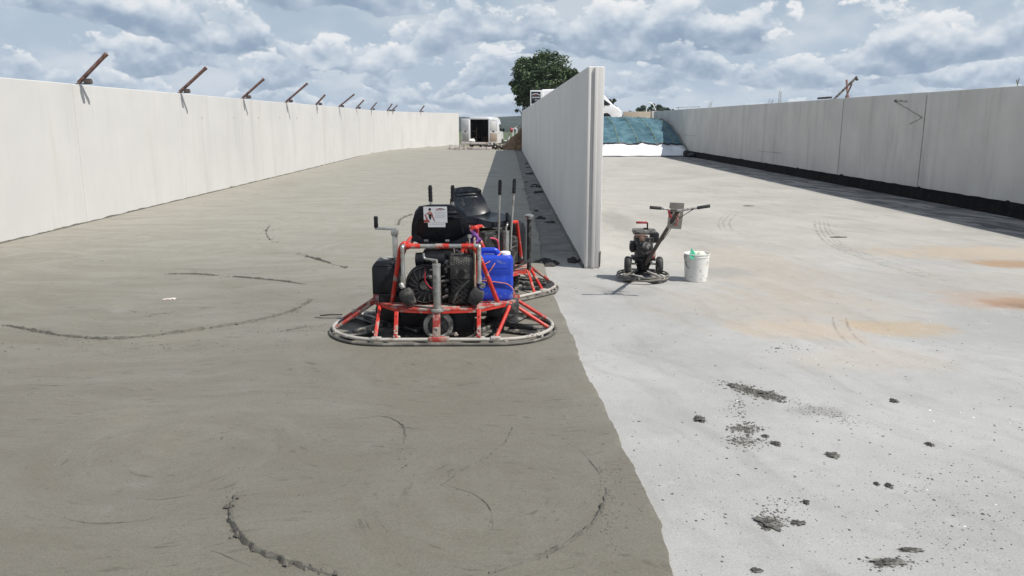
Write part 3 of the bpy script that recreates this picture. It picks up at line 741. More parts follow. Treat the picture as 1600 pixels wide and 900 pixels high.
# puddle glint modelled as a pale lump, and a wire on the fresh concrete
p = G(262, 471); mb = MB(); mb.blob((0, 0, .003), (.045, .035, .010), 3, 3, .7, flat=-.003); mb.blob((.05, .02, .003), (.03, .03, .012), 5, 2, .6, flat=-.003)
tag(mb.build('puddle_glint', M['board'], loc=(p.x, p.y, WZ), smooth=30), 'pale lump painted as a puddle glint in the wet concrete inside the left trowel ring', 'puddle glint')
a, b = G(500, 497), G(535, 498); mb = MB(); mb.tube([(a.x, a.y, WZ + .006), ((a.x + b.x) / 2, a.y + .02, WZ + .012), (b.x, b.y, WZ + .02)], .006, 6)
tag(mb.build('wire', M['rust_dark']), 'thin wire lying on wet concrete left of the trowel ring', 'wire')
for i, (px, py, l_) in enumerate(((1170, 322, 'thin dark chip on the floor right of the trowel handle'), (1311, 371, 'thin dark chip beside the curved tyre mark'))):
    p = G(px, py); mb = MB(); mb.blob((0, 0, .006), (.13, .05, .012), 30 + i, 2, .4, flat=-.005)
    tag(mb.build('flake', M['clod'], loc=(p.x, p.y, 0), smooth=30), l_, 'flake', 'thin chips on the far floor')

# ------------------------------------------------------------------ WALLS
WH = 2.50
def panel_between(a, b, t, h, parent, m_, name='wall_panel', bev=.012, out=-1):
    """a, b: foot points of the inner face (x, y); thickness t away from the yard"""
    a, b = Vector((a[0], a[1], 0)), Vector((b[0], b[1], 0)); d = (b - a).normalized(); n_ = Vector((d.y, -d.x, 0)) * out
    mb = MB(); q = [a, b, b + n_ * t, a + n_ * t]
    mb.add([(v.x, v.y, -.1) for v in q] + [(v.x, v.y, h) for v in q], [(0, 1, 2, 3), (4, 7, 6, 5), (0, 4, 5, 1), (1, 5, 6, 2), (2, 6, 7, 3), (3, 7, 4, 0)])
    return mb.build(name, m_, parent, bevel=bev, smooth=0)
lwall = thing('retaining_wall', 'long white precast concrete wall curving along the left side', 'wall')
PITCHL = 4.70; y = 14.55 - PITCHL * 4
hr = random.Random(4)
while y < 63.5:
    y2 = min(y + PITCHL * (1 if y < 50 else .75), 64.0); off = hr.uniform(-.004, .004)
    if y > 48: # curved stretch
        panel_between((lw_x(y) + off, y + .006), (lw_x(y2) + off, y2 - .006), .2, WH, lwall, M['wall_white'], out=-1)
    else:
        panel_between((lw_x(y) + off, y + .006), (lw_x(y2) + off, y2 - .006), .2, WH + hr.uniform(-.006, .006), lwall, M['wall_white'], out=-1)
    y = y2
for y in [14.8 + 4.7 * k + d for k in range(-1, 7) for d in (1.1, 3.5)]:
    q = MB(); mx = Matrix.Translation((lw_x(y) - .002, y, 1.95 + .02 * math.sin(y * 3))) @ Matrix.Rotation(R(90), 4, 'Y'); q.lathe([(.028, -.01), (.028, .0035), (.012, .004)], 12, mx); q.build('patched_hole', M['crack'], lwall)
def foot_bead(name, fx, y0, y1, m_, par, sgn, step):
    q = MB(); N = int((y1 - y0) / step); r_ = random.Random(int(y1))
    for i in range(N + 1):
        y = y0 + (y1 - y0) * i / N; x = fx(y)
        hh = .022 + .022 * max(-.6, mnoise.noise(Vector((y * 2.3, 4, 0)))) + .012 * mnoise.noise(Vector((y * 9., 1, 0))); ww = .03 + .03 * max(-.5, mnoise.noise(Vector((y * 1.7, 9, 0))))
        q.v += [Vector((x + sgn * ww, y, .0)), Vector((x + sgn * ww * .5, y, WZ + hh * .35)), Vector((x + sgn * .004, y, WZ + hh)), Vector((x - sgn * .01, y, WZ + hh))]
    for i in range(N):
        for j in range(3): o = i * 4 + j; q.f.append([o, o + 1, o + 5, o + 4]); q.mi.append(0)
    q.build(name, m_, par, smooth=30)
foot_bead('slurry_bead', lw_x, 5., 63.5, M['wetclod'], lwall, 1, .09)
mwall = thing('partition_wall', 'free standing grey concrete wall running down the middle', 'wall')
MX0, MX1, MY = 1.0, 1.205, 9.95
y = MY; k = 0
while y < 50.9:
    y2 = min(y + 4.7, 51.2); mb = MB()
    yy = y + .006
    mb.box(((MX0 + MX1) / 2 + hr.uniform(-.003, .003), (yy + y2 - .006) / 2, WH / 2 - .05), (MX1 - MX0, y2 - .012 - y, WH + .1))
    pn = mb.build('wall_panel', M['wall_mid'], mwall, bevel=.014, smooth=0)
    if k == 0:
        for (x0, x1, pr) in ((1.004, 1.040, .030), (1.080, 1.125, .040), (1.125, 1.201, .008)):
            q = MB(); q.box(((x0 + x1) / 2, MY + .006 - pr / 2 + .004, WH / 2 + .0), (x1 - x0 - .001, pr + .008, WH - .016)); q.build('end_rib', M['wall_white'], pn, bevel=.007)
        q = MB(); q.box((1.198, MY - .004, .12), (.014, .014, .2), rot=(0, .02, 0)); q.build('end_clip', M['rust_dark'], pn)
    y = y2; k += 1
foot_bead('slurry_bead', lambda y: MX0, MY + .02, 51, M['clod'], mwall, -1, .06)
rwall = thing('retaining_wall', 'long streaky grey concrete wall in shade along the right side', 'wall')
RX = 9.95; y = 19.1 - 4.7 * 5; k = 0
while y < 53.9:
    y2 = min(y + 4.7, 54.3)
    pn = panel_between((RX + hr.uniform(-.003, .003), y + .001), (RX + hr.uniform(-.003, .003), y2 - .001), .2, WH + .02 + hr.uniform(-.005, .005), rwall, M['wall_right'], out=1)
    if abs(y - 19.1) < .1 or abs(y - 23.8) < .1:
        q = MB(); r_ = random.Random(k); wd = .020 if abs(y - 19.1) < .1 else .009
        pts = []
        N = 40
        for i in range(N + 1):
            z = .05 + (WH - .1) * i / N; ww = wd * r_.uniform(.5, 1.1)
            q.v += [Vector((RX - .008, y - ww, z)), Vector((RX - .008, y + ww, z)), Vector((RX + .02, y - ww, z)), Vector((RX + .02, y + ww, z))]
        for i in range(N):
            o = i * 4; q.f += [[o, o + 1, o + 5, o + 4], [o, o + 4, o + 6, o + 2], [o + 1, o + 3, o + 7, o + 5]]; q.mi += [0] * 3
        q.build('joint_seal', M['seal'], rwall, smooth=0)
    y = y2; k += 1
# ragged bitumen strip at the foot of the right wall
q = MB(); N = 420
for i in range(N + 1):
    y = 3 + (44.3 - 3) * i / N
    t_ = .285 + .012 * mnoise.noise(Vector((y * 2.5, 0, 0))) + (.03 if hr.random() < .05 else 0)
    o_ = .010 + .006 * mnoise.noise(Vector((y * 3, 5, 0)))
    q.v += [Vector((RX - .03 - o_, y, -.01)), Vector((RX - o_ - .008, y, .05)), Vector((RX - o_ - .006, y, t_)), Vector((RX + .01, y, t_ + .01))]
for i in range(N):
    for j in range(3): o = i * 4 + j; q.f.append([o, o + 1, o + 5, o + 4]); q.mi.append(0)
q.build('bitumen_strip', M['bitumen'], rwall, smooth=30)
# repaired crack lines
def onwall(px, py):   # point of the right wall's face seen at that pixel
    g = G(px, py, 0) if py > 191 else None
    cp, sp_ = math.cos(PITCH), math.sin(PITCH)
    f = Vector((math.sin(YAW) * cp, math.cos(YAW) * cp, -sp_)); r_ = Vector((math.cos(YAW), -math.sin(YAW), 0)); u = r_.cross(f)
    d = f * FPX + r_ * (px - 800) + u * (450 - py); t_ = RX / d.x
    return Vector((RX, d.y * t_, CAMH + d.z * t_))
for a, b, wd in (((1397, 157), (1441, 184), .022), ((1441, 184), (1421, 194), .018), ((1398, 157), (1418, 159), .03), ((1186, 236), (1222, 239), .012), ((1068, 211), (1088, 212), .012)):
    A, B = onwall(*a), onwall(*b); q = MB(); N = 12; r_ = random.Random(int(A.y * 7))
    for i in range(N + 1):
        p_ = A.lerp(B, i / N); ww = wd * r_.uniform(.5, 1.2); p_.z += r_.uniform(-.01, .01)
        q.v += [Vector((RX - .0075, p_.y, p_.z - ww)), Vector((RX - .0075, p_.y, p_.z + ww)), Vector((RX + .01, p_.y, p_.z + ww)), Vector((RX + .01, p_.y, p_.z - ww))]
    for i in range(N):
        for j in range(4): o = i * 4; q.f.append([o + j, o + (j + 1) % 4, o + 4 + (j + 1) % 4, o + 4 + j]); q.mi.append(0)
    q.build('crack_repair', M['crack'], rwall, smooth=0)

# rusty props leaning over the left wall
PR = [(14.8, .55, .50, .036), (19.35, .66, .55, .038), (23.95, .65, .53, .036), (28.65, .78, .62, .036), (33.3, .38, .38, .038), (38.0, .74, .56, .036), (42.7, .42, .42, .038), (47.4, .36, .40, .038), (51.9, .33, .42, .04), (52.9, .40, .36, .04), (57.9, .33, .42, .045)]
ordn = ['first', 'second', 'third', 'fourth', 'fifth', 'sixth', 'seventh', 'eighth', 'ninth', 'tenth', 'last']
for i, (y, dx, dz, rr) in enumerate(PR):
    x = lw_x(y) - .02
    t = thing('wall_prop', '%s rusty steel prop from the left leaning over the white wall' % ordn[i] if i < 10 else 'last small rusty prop over the white wall, nearest the van', 'steel prop', (x, y, WH), 0, 'rusty props along the left wall')
    if i == 0: t['label'] = 'longest looking rusty prop at far left of the white wall, nearest the camera'
    q = MB(); d = Vector((dx, 0, dz)); 
    s0 = Vector((.005, .0, rr * .75))
    q.tube([s0, s0 + d * .5, s0 + d], rr, 10); q.build('pipe', M['rust'], t)
    q = MB(); q.tube([s0 + d * .95, s0 + d * 1.02], rr * 1.14, 10); q.build('pipe_end', M['rust'], t)
    q = MB(); q.box((.19, -.02, .045), (.13, .09, .07), rot=(0, -.06, 0)); q.box((.19, -.02, .09), (.11, .08, .024)); q.box((.09, 0, .012), (.28, .05, .016)); q.build('clamp', M['rust_dark'], t, bevel=.008)
# crossed props behind the right wall
t = thing('crossed_props', 'grey and red steel props crossing above the right wall', 'steel prop', (RX + .3, 22.9, WH))
def rw(px, py): 
    d = onwall(px, py) ; k = (RX + .35) / RX
    return Vector((RX + .35, d.y * k, CAMH + (d.z - CAMH) * k)) - Vector((RX + .3, 22.9, WH))
q = MB(); q.tube([rw(1300, 158), rw(1338, 121)], .035, 8); q.build('prop', M['steel'], t)
q = MB(); q.tube([rw(1323, 125), rw(1324, 142), rw(1326, 162)], .034, 8); q.build('prop', mat('red_rusty_prop', (.25, .06, .06), .7, var=.4, dirt=((.3, .25, .22), .4, 9)), t)
q = MB(); q.tube([rw(1331, 131), rw(1318, 160)], .024, 8); q.build('brace', M['rust'], t)
q = MB(); q.tube([rw(1338, 120), rw(1339, 124)], .03, 8); q.blob(tuple(rw(1339, 124.5)), (.05, .05, .035), 2, 1); q.build('prop_foot', M['rust_dark'], t)
a = rw(1279, 153.5) + Vector((RX + .3, 22.9, WH)); b = rw(1298, 152.5) + Vector((RX + .3, 22.9, WH)); q = MB(); q.box((0, 0, 0), (.08, (a - b).length, .06)); 
tag(q.build('plank', M['rust_dark'], loc=((a + b) / 2)), 'dark plank on top of the right wall left of crossed props', 'plank')
for i, (px, ly, hh, l_) in enumerate(((1220, 30, .62, 'tall thin weed above the right wall left of the props'), (1110, 45, .6, 'low dry weeds above the far right wall'), (1592, 15.6, .2, 'low weeds at the right edge on top of the wall'), (1204, 31, .25, 'short thin weed next to the tall weed above the wall'))):
    q = MB(); r_ = random.Random(i); k = 1.04
    d = onwall(px, 150)
    for s_ in range(5):
        a = Vector((r_.uniform(-.05, .05), r_.uniform(-.2, .2), 0)); b = a + Vector((r_.uniform(-.1, .1), r_.uniform(-.25, .25), hh * r_.uniform(.5, 1)))
        q.tube([a, (a + b) / 2 + Vector((0, .02, .03)), b], [.005, .004, .002], 4)
        for z_ in range(3): c = a.lerp(b, .5 + .16 * z_); q.add([c, c + Vector((0, .04, .03)), c + Vector((0, .01, .05))], [(0, 1, 2)])
    tag(q.build('weed', M['grassdry'], loc=(RX * k, d.y * k, WH)), l_, 'weed')

# ------------------------------------------------------------------ RIDE-ON POWER TROWELS
def stadium(hs, r, z, n=18):
    pts = []
    for k in range(n + 1): a = -math.pi / 2 + math.pi * k / n; pts.append(Vector((hs + r * math.cos(a), r * math.sin(a), z)))
    for k in range(n + 1): a = math.pi / 2 + math.pi * k / n; pts.append(Vector((-hs + r * math.cos(a), r * math.sin(a), z)))
    return pts
def grid_shell(mb, F, nu, nv, th, mi=0):
    """thin shell from F(u,v)->Vector; thickness th along computed normals"""
    P = [[F(u / nu, v / nv) for v in range(nv + 1)] for u in range(nu + 1)]
    def nrm(i, j):
        a = P[min(nu, i + 1)][j] - P[max(0, i - 1)][j]; b = P[i][min(nv, j + 1)] - P[i][max(0, j - 1)]
        n_ = a.cross(b); return n_.normalized() if n_.length > 1e-9 else Vector((0, 0, 1))
    o = len(mb.v); S = (nu + 1) * (nv + 1)
    for i in range(nu + 1):
        for j in range(nv + 1): mb.v.append(P[i][j])
    for i in range(nu + 1):
        for j in range(nv + 1): mb.v.append(P[i][j] + nrm(i, j) * th)
    ix = lambda i, j, l: o + l * S + i * (nv + 1) + j
    for i in range(nu):
        for j in range(nv):
            mb.f.append([ix(i, j, 0), ix(i + 1, j, 0), ix(i + 1, j + 1, 0), ix(i, j + 1, 0)]); mb.f.append([ix(i, j, 1), ix(i, j + 1, 1), ix(i + 1, j + 1, 1), ix(i + 1, j, 1)]); mb.mi += [mi, mi]
    for i in range(nu):
        for j in (0, nv): mb.f.append([ix(i, j, 0), ix(i + 1, j, 0), ix(i + 1, j, 1), ix(i, j, 1)]); mb.mi.append(mi)
    for j in range(nv):
        for i in (0, nu): mb.f.append([ix(i, j, 0), ix(i, j + 1, 0), ix(i, j + 1, 1), ix(i, j, 1)]); mb.mi.append(mi)

def jack(root, x, y, z1, sgn, crank_dir, grip):
    q = MB(); q.cyl((x, y, .29), (x, y, z1), .033, 16); q.build('jack_post', M['galv'], root)
    q = MB(); q.cyl((x, y, .275), (x, y, .30), .06, 16); q.build('jack_flange', M['galv'], root, bevel=.004)
    q = MB(); q.cyl((x, y, z1), (x, y, z1 + .02), .036, 16); q.cyl((x, y, z1 + .02), (x, y, z1 + .055), .012, 10)
    q.tube(fillet([(x, y, z1 + .05), (x + crank_dir[0] * .13, y + crank_dir[1] * .13, z1 + .055), (x + crank_dir[0] * .135, y + crank_dir[1] * .135, z1 + .10)], .02), .010, 8)
    cr = q.build('crank', M['galv'], root)
    if grip:
        q = MB(); e = (x + crank_dir[0] * .135, y + crank_dir[1] * .135); q.cyl((e[0], e[1], z1 + .09), (e[0], e[1], z1 + .19), .017, 12); q.build('crank_grip', M['plastic'], cr, bevel=.004)
    # jack wheel, seen face-on beneath the deck
    wy = y - sgn * .075
    mx = Matrix.Translation((x, wy, .135)) @ Matrix.Rotation(R(90), 4, 'X')
    q = MB(); q.lathe([(.088, -.028), (.112, -.034), (.125, -.022), (.128, 0), (.125, .022), (.112, .034), (.088, .028)], 30, mx, cap0=False, cap1=False); q.lathe([(.088, .028), (.088, -.028)], 30, mx, cap0=False, cap1=False)
    wh = q.build('jack_wheel', M['rubber_grey'], root, smooth=50)
    q = MB(); q.lathe([(.089, -.012), (.05, -.02), (.03, -.03), (.03, .03), (.05, .02), (.089, .012)], 24, mx); q.build('wheel_hub', M['tyrehub'], wh)

def ride_on(root, v):
    mk = lambda name, q, m_, par=root, **kw: q.build(name, m_, par, **kw)
    # guard rings
    mk('guard_rail', MB().tube(stadium(.47, .50, .050, 22), .0158, 10, closed=True), M['rail'], smooth=60)
    mk('lower_ring', MB().tube(stadium(.475, .525, .015, 22), .0135, 8, closed=True), M['ringdark'], smooth=60)
    q = MB()
    for s_ in (-1, 1):
        for k in range(5):
            a = s_ * R(-80 + 40 * k); c = Vector((s_ * .472 + .5 * math.cos(a) * s_ * abs(1), .5 * math.sin(a), 0))
            q.box((c.x, c.y, .033), (.03, .03, .03), rot=(0, 0, a))
    build_split(q, 'ring_spacer', M['rail'], root)
    # rotors with blades
    for s_ in (-1, 1):
        q = MB(); q.lathe([(.055, .03), (.10, .05), (.11, .10), (.07, .14), (.07, .2)], 18, Matrix.Translation((s_ * .47, 0, 0))); hub = mk('rotor_hub', q, M['engine'])
        for k in range(4):
            a = R(45 + 90 * k + (20 if s_ > 0 else 0)); c, s2 = math.cos(a), math.sin(a)
            mx = Matrix.Translation((s_ * .47, 0, 0)) @ Matrix.Rotation(a, 4, 'Z')
            q = MB(); q.add(*[x for x in [[(.10, -.02, .055), (.40, -.02, .05), (.40, .02, .05), (.10, .02, .055), (.10, -.02, .085), (.40, -.02, .075), (.40, .02, .075), (.10, .02, .085)], [(0, 3, 2, 1), (4, 5, 6, 7), (0, 1, 5, 4), (1, 2, 6, 5), (2, 3, 7, 6), (3, 0, 4, 7)]]], mx=mx)
            ar = q.build('trowel_arm', M['blade'], hub, bevel=.004)
            q = MB(); rows = []
            for i in range(5):
                t_ = i / 4; yy = -.085 + .17 * t_; zz = .018 + .028 * t_ + .006 * math.sin(t_ * 3.1)
                rows.append([(.13, yy, zz), (.49, yy, zz), (.49, yy, zz + .005), (.13, yy, zz + .005)])
            vs = [p_ for r_ in rows for p_ in r_]; fs = []
            for i in range(4):
                for j in range(4): fs.append((i * 4 + j, i * 4 + (j + 1) % 4, i * 4 + 4 + (j + 1) % 4, i * 4 + 4 + j))
            fs += [(0, 1, 2, 3), (16, 19, 18, 17)]
            q.add(vs, fs, 0, mx); q.build('trowel_blade', M['blade'], hub)
    # gearboxes and main beam under the deck
    q = MB()
    for s_ in (-1, 1): q.box((s_ * .47, .0, .20), (.17, .16, .13)); q.cyl((s_ * .47, -.10, .2), (s_ * .47, .10, .2), .06, 16)
    build_split(q, 'gearbox', M['engine'], root, bevel=.012)
    q = MB(); q.box((0, .05, .215), (1.02, .12, .09)); q.box((0, -.18, .21), (.62, .06, .08)); mk('main_beam', q, M['black'], bevel=.006)
    q = MB(); q.box((-.24, -.06, .155), (.30, .22, .17)); q.box((-.47, -.15, .20), (.20, .10, .12)); mk('clutch_cover', q, M['black'], bevel=.015)
    q = MB(); q.box((.185, -.24, .165), (.19, .14, .17)); bt = mk('battery', q, M['plastic'], bevel=.008)
    q = MB(); q.box((.185, -.315, .235), (.21, .012, .012)); q.box((.085, -.315, .165), (.012, .012, .16)); q.box((.285, -.315, .165), (.012, .012, .16)); q.tube([(.2, -.318, .245), (.24, -.325, .20), (.26, -.325, .15)], .005, 6); q.build('battery_clamp', M['black'], bt)
    q = MB(); q.box((.56, -.06, .235), (.22, .26, .09)); mk('ballast_box', q, M['rubber'], bevel=.01)
    # deck
    half = [(-.58, -.13), (-.36, -.385), (-.02, -.45), (.33, -.40), (.62, -.13)]
    ol = half + [(-x, -y) for x, y in half]
    q = MB(); q.prism(ol, .278, .296); dk = mk('deck', q, M['red_dirty'], bevel=.003)
    q = MB()
    for i in range(len(ol)):
        a, b = Vector((*ol[i], .270)), Vector((*ol[(i + 1) % len(ol)], .270)); d = (b - a)
        q.box(tuple((a + b) / 2 + Vector((-d.y, d.x, 0)).normalized() * .006), (d.length * .995, .008, .026), rot=(0, 0, math.atan2(d.y, d.x)))
    q.build('deck_lip', M['red'], dk)
    # uprights between deck and guard rail, front and rear
    for s_ in (-1, 1):
        for (x, ytop, ybot, w_) in ((-.53, -.17, -.495, .03), (-.36, -.385, -.5, .034), (-.02, -.45, -.5, .062), (.33, -.40, -.5, .034)):
            a = Vector((x * -s_ if s_ > 0 else x, ytop * -s_, .285)); b = Vector((a.x, ybot * -s_, .055)); 
            if s_ < 0: a = Vector((x, ytop, .285)); b = Vector((x, ybot, .055))
            d = b - a; L = d.length; q = MB()
            q.box((0, 0, 0), (w_, .012 if w_ < .05 else .035, L)); up_ = q.build('upright', M['red'] if w_ < .05 else M['red_dirty'], root, bevel=.003)
            up_.location = (a + b) / 2; up_.rotation_euler = (math.atan2(-(b.y - a.y), (a.z - b.z)) * -1 * -1, 0, 0)
            up_.rotation_euler = ((a - b).to_track_quat('Z', 'Y').to_euler())
            if .033 < w_ < .05:
                h_ = MB()
                for z in (-.062, .062): h_.cyl((0, -.0085, z), (0, .0085, z), .006, 8)
                build_split(h_, 'bolt', M['ink'], up_)
        # corner braces to the ends of the rail
        for sx in (-1, 1):
            q = MB(); q.tube([(sx * .58, s_ * .13, .29), (sx * .92, s_ * .16, .066)], .0165, 10); mk('brace', q, M['red_dirty'] if sx < 0 else M['red'])
            q = MB(); q.box((sx * .60, s_ * .13, .285), (.07, .05, .035), rot=(0, 0, .5 * sx * s_)); mk('brace_lug', q, M['red_dirty'], bevel=.005)
        q = MB(); q.tube([(.60 * -s_, s_ * .15, .28), (.47 * -s_, s_ * .49, .055)], .0165, 10); mk('brace', q, M['red'])
        q = MB(); q.box((.47 * -s_, s_ * .497, .058), (.085, .05, .035)); q.box((-.52 * -s_, s_ * .497, .058), (.085, .05, .03)); build_split(q, 'rail_clamp', M['rail'], root, bevel=.008)
        q = MB(); q.box((0, s_ * .502, .054), (.17, .046, .040)); mk('rail_sleeve', q, M['red_dirty'], bevel=.006)
    # jacks with wheels
    jack(root, -.015, -.425, .655, -1, (-.82, .4), False)
    if v == 2: jack(root, .015, .42, .72, 1, (-.75, -.6), True)
    # engine
    q = MB(); q.box((-.02, .0, .37), (.42, .40, .15)); q.box((-.02, .02, .50), (.34, .34, .18)); en = mk('engine_block', q, M['engine'], bevel=.02)
    q = MB()
    mx = Matrix.Translation((-.13, -.235, .47)) @ Matrix.Rotation(R(90), 4, 'X'); q.lathe([(.165, -.06), (.165, .03), (.14, .06), (.07, .068), (.05, .055)], 26, mx); q.build('blower_housing', M['black'], en, smooth=35)
    q = MB()
    for k in range(16):
        a = 2 * math.pi * k / 16; q.box((-.13 + .10 * math.cos(a), -.300, .47 + .10 * math.sin(a)), (.085, .006, .007), rot=(0, -a + .35, 0))
    build_split(q, 'grille_bar', M['rubber'], en, smooth=0)
    q = MB(); mx = Matrix.Translation((-.13, -.235, .47)) @ Matrix.Rotation(R(90), 4, 'X'); q.lathe([(.145, .055), (.150, .066), (.158, .052)], 26, mx, cap0=False, cap1=False); q.lathe([(.04, .066), (.04, .074), (.012, .078)], 16, mx); q.build('grille_rim', M['rubber'], en)
    q = MB()
    for s_ in (-1, 1):
        for i in range(7):
            c = Vector((s_ * .10, .12, .53)) + Vector((s_ * .5, 0, .86)).normalized() * (.025 * i)
            q.box(tuple(c), (.15, .15, .010), rot=(0, s_ * R(30), 0))
    build_split(q, 'cooling_fin', M['alu'], en)
    q = MB(); mx = Matrix.Translation((-.09, -.15, .665)) @ Matrix.Rotation(R(90), 4, 'Y'); q.lathe([(.03, -.13), (.058, -.125), (.062, -.05), (.056, -.045), (.066, -.04), (.066, .12), (.05, .13)], 22, mx); q.build('air_filter', M['plastic'], en)
    q = MB(); q.box((-.03, -.05, .70), (.26, .2, .07)); q.box((-.16, -.10, .60), (.09, .14, .12)); q.build('intake_cover', M['plastic'], en, bevel=.02)
    # hoses, cables
    q = MB(); r_ = random.Random(40 + v)
    for k in range(9):
        a = Vector((r_.uniform(-.18, .10), -.25, r_.uniform(.5, .66))); b = Vector((a.x + r_.uniform(-.12, .14), -.27, a.z - r_.uniform(.05, .22)))
        mid = (a + b) / 2 + Vector((r_.uniform(-.06, .06), -.03, -.05)); q.tube(fillet([a, mid, b], .08), .0045, 5)
    build_split(q, 'cable', M['plastic'], en)
    q = MB(); q.tube(fillet([(-.12, -.29, .62), (-.13, -.31, .50), (-.06, -.31, .43), (-.03, -.30, .50)], .06), .006, 6); q.build('hose', M['pinkred'] if v == 2 else M['redink'], en)
    q = MB()
    r_ = random.Random(61)
    for (x, z) in ((.055, .60), (.035, .545), (.062, .665), (.045, .47), (.06, .42), (.03, .635), (-.065, .60), (-.08, .54), (-.05, .665), (.05, .37), (.025, .50), (.065, .51)):
        a_, b_, c_ = r_.uniform(.012, .03), r_.uniform(.012, .03), r_.uniform(.012, .045)
        if r_.random() < .6: q.box((x, -.30 + r_.uniform(-.02, .02), z), (a_, b_, c_), rot=(r_.uniform(-.5, .5), r_.uniform(-.8, .8), r_.uniform(-.5, .5)))
        else: q.cyl((x - a_, -.30, z - c_ * .3), (x + a_ * .6, -.31, z + c_ * .4), a_ * .45, 8)
    build_split(q, 'engine_fitting', M['alu'], en, bevel=.003)
    q = MB(); q.box((-.08, -.21, .36), (.06, .05, .06)); q.box((.10, -.24, .355), (.07, .06, .10)); q.cyl((-.07, -.3, .40), (-.07, -.22, .40), .022, 12); q.build('oil_filter', M['rubber'], en, bevel=.006)
    # muffler box with perforated guard
    q = MB(); q.box((.185, -.25, .51), (.185, .17, .40)); mf = mk('muffler_guard', q, M['black'], bevel=.008)
    q = MB(); q.box((.185, -.335, .625), (.19, .012, .19)); q.box((.185, -.26, .718), (.19, .16, .012)); q.build('guard_plate', M['rubber'], mf, bevel=.003)
    q = MB()
    for i in range(7):
        for j in range(4): q.cyl((.125 + .02 * i, -.3435, .655 + .014 * j + (.007 if i % 2 else 0)), (.125 + .02 * i, -.3405, .655 + .014 * j + (.007 if i % 2 else 0)), .0048, 6)
    build_split(q, 'guard_hole', M['alu'], mf, smooth=0)
    q = MB(); q.cyl((.19, -.352, .585), (.19, -.33, .585), .024, 16); q.build('exhaust_outlet', M['ink'], mf)
    q = MB()
    for i in range(9): q.box((.185, -.3365, .50 - .02 * i), (.165, .006, .004), rot=(0, -.6 if i % 2 else .6, 0))
    q.tube([(.11, -.34, .33), (.15, -.342, .42), (.25, -.342, .52)], .012, 6); build_split(q, 'guard_rib', M['rubber'], mf, smooth=0)
    # ply side sheet
    q = MB(); q.box((.292, -.22, .58), (.012, .18, .56)); mk('side_board', q, M['wood'], bevel=.002)
    # tanks
    if v == 1:
        q = MB(); q.box((-.475, .0, .475), (.25, .27, .245)); q.box((-.475, .0, .62), (.25, .27, .045), taper=(.72, .75)); tk = mk('fuel_tank', q, M['plastic'], bevel=.012)
        q = MB(); q.cyl((-.475, -.02, .64), (-.475, -.02, .66), .052, 20); q.build('tank_cap', M['rubber_grey'], tk, bevel=.005)
        q = MB(); q.box((-.44, -.08, .325), (.2, .2, .06)); mk('tank_bracket', q, M['black'])
    else:
        q = MB(); q.lathe([(.09, .30), (.115, .33), (.12, .5), (.12, .68), (.10, .74), (.05, .765)], 22, Matrix.Translation((-.50, .02, 0)) @ Matrix.Diagonal((1, 1.25, 1, 1)).to_4x4()); tk = mk('water_tank', q, M['plastic'])
        q = MB(); q.box((.45, -.05, .45), (.2, .24, .2)); mk('fuel_tank', q, M['plastic'], bevel=.02)
    # crank post on the left
    if v == 1:
        q = MB(); q.cyl((-.435, .17, .30), (-.435, .17, .865), .024, 12); q.box((-.435, .17, .855), (.06, .055, .05)); ps = mk('pitch_post', q, M['galv'], bevel=.003)
        q = MB(); q.box((-.515, .165, .888), (.19, .026, .022), rot=(0, .04, 0)); q.build('pitch_crank', M['galv'], ps, bevel=.004)
        q = MB(); q.lathe([(.015, 0), (.020, .01), (.018, .05), (.019, .095), (.014, .105)], 12, Matrix.Translation((-.598, .165, .895))); q.build('crank_grip', M['plastic'], ps)
    # tubular red frame
    q = MB(); q.tube(fillet([(-.425, -.18, .296), (-.325, -.31, .79), (-.29, -.33, .835), (-.25, -.2, .80)], .06), .0195, 12); mk('frame_leg', q, M['red'])
    q = MB(); q.tube(fillet([(.20, -.345, .81), (.30, -.345, .808), (.345, -.335, .70), (.485, -.185, .296)], .07), .0195, 12); mk('frame_leg', q, M['red'])
    q = MB(); q.tube(fillet([(-.52, .13, .296), (-.33, .24, .76), (-.30, .27, .79), (.30, .27, .79), (.33, .24, .76), (.50, .13, .296)], .07), .0195, 12); mk('front_hoop', q, M['red'])
    for x in (-.285, .285):
        q = MB(); q.tube(fillet([(x * .9, -.34, .80), (x, -.2, .775), (x, .2, .775), (x * .95, .27, .79)], .06), .0185, 10); mk('seat_rail', q, M['red'])
    q = MB(); q.tube(fillet([(.27, .16, .296), (.29, .10, .62), (.31, -.08, .93)], .05), .018, 10); mk('frame_leg', q, M['red'])
    q = MB(); q.cyl((-.30, -.345, .81), (.335, -.345, .81), .019, 12); br = mk('rear_bar', q, M['galv'])
    for (a, b) in ((-.275, -.155), (-.025, .085), (.19, .29)):
        h_ = MB(); h_.cyl((a, -.345, .81), (b, -.345, .81), .0215, 12); h_.build('red_band', M['red'], br)
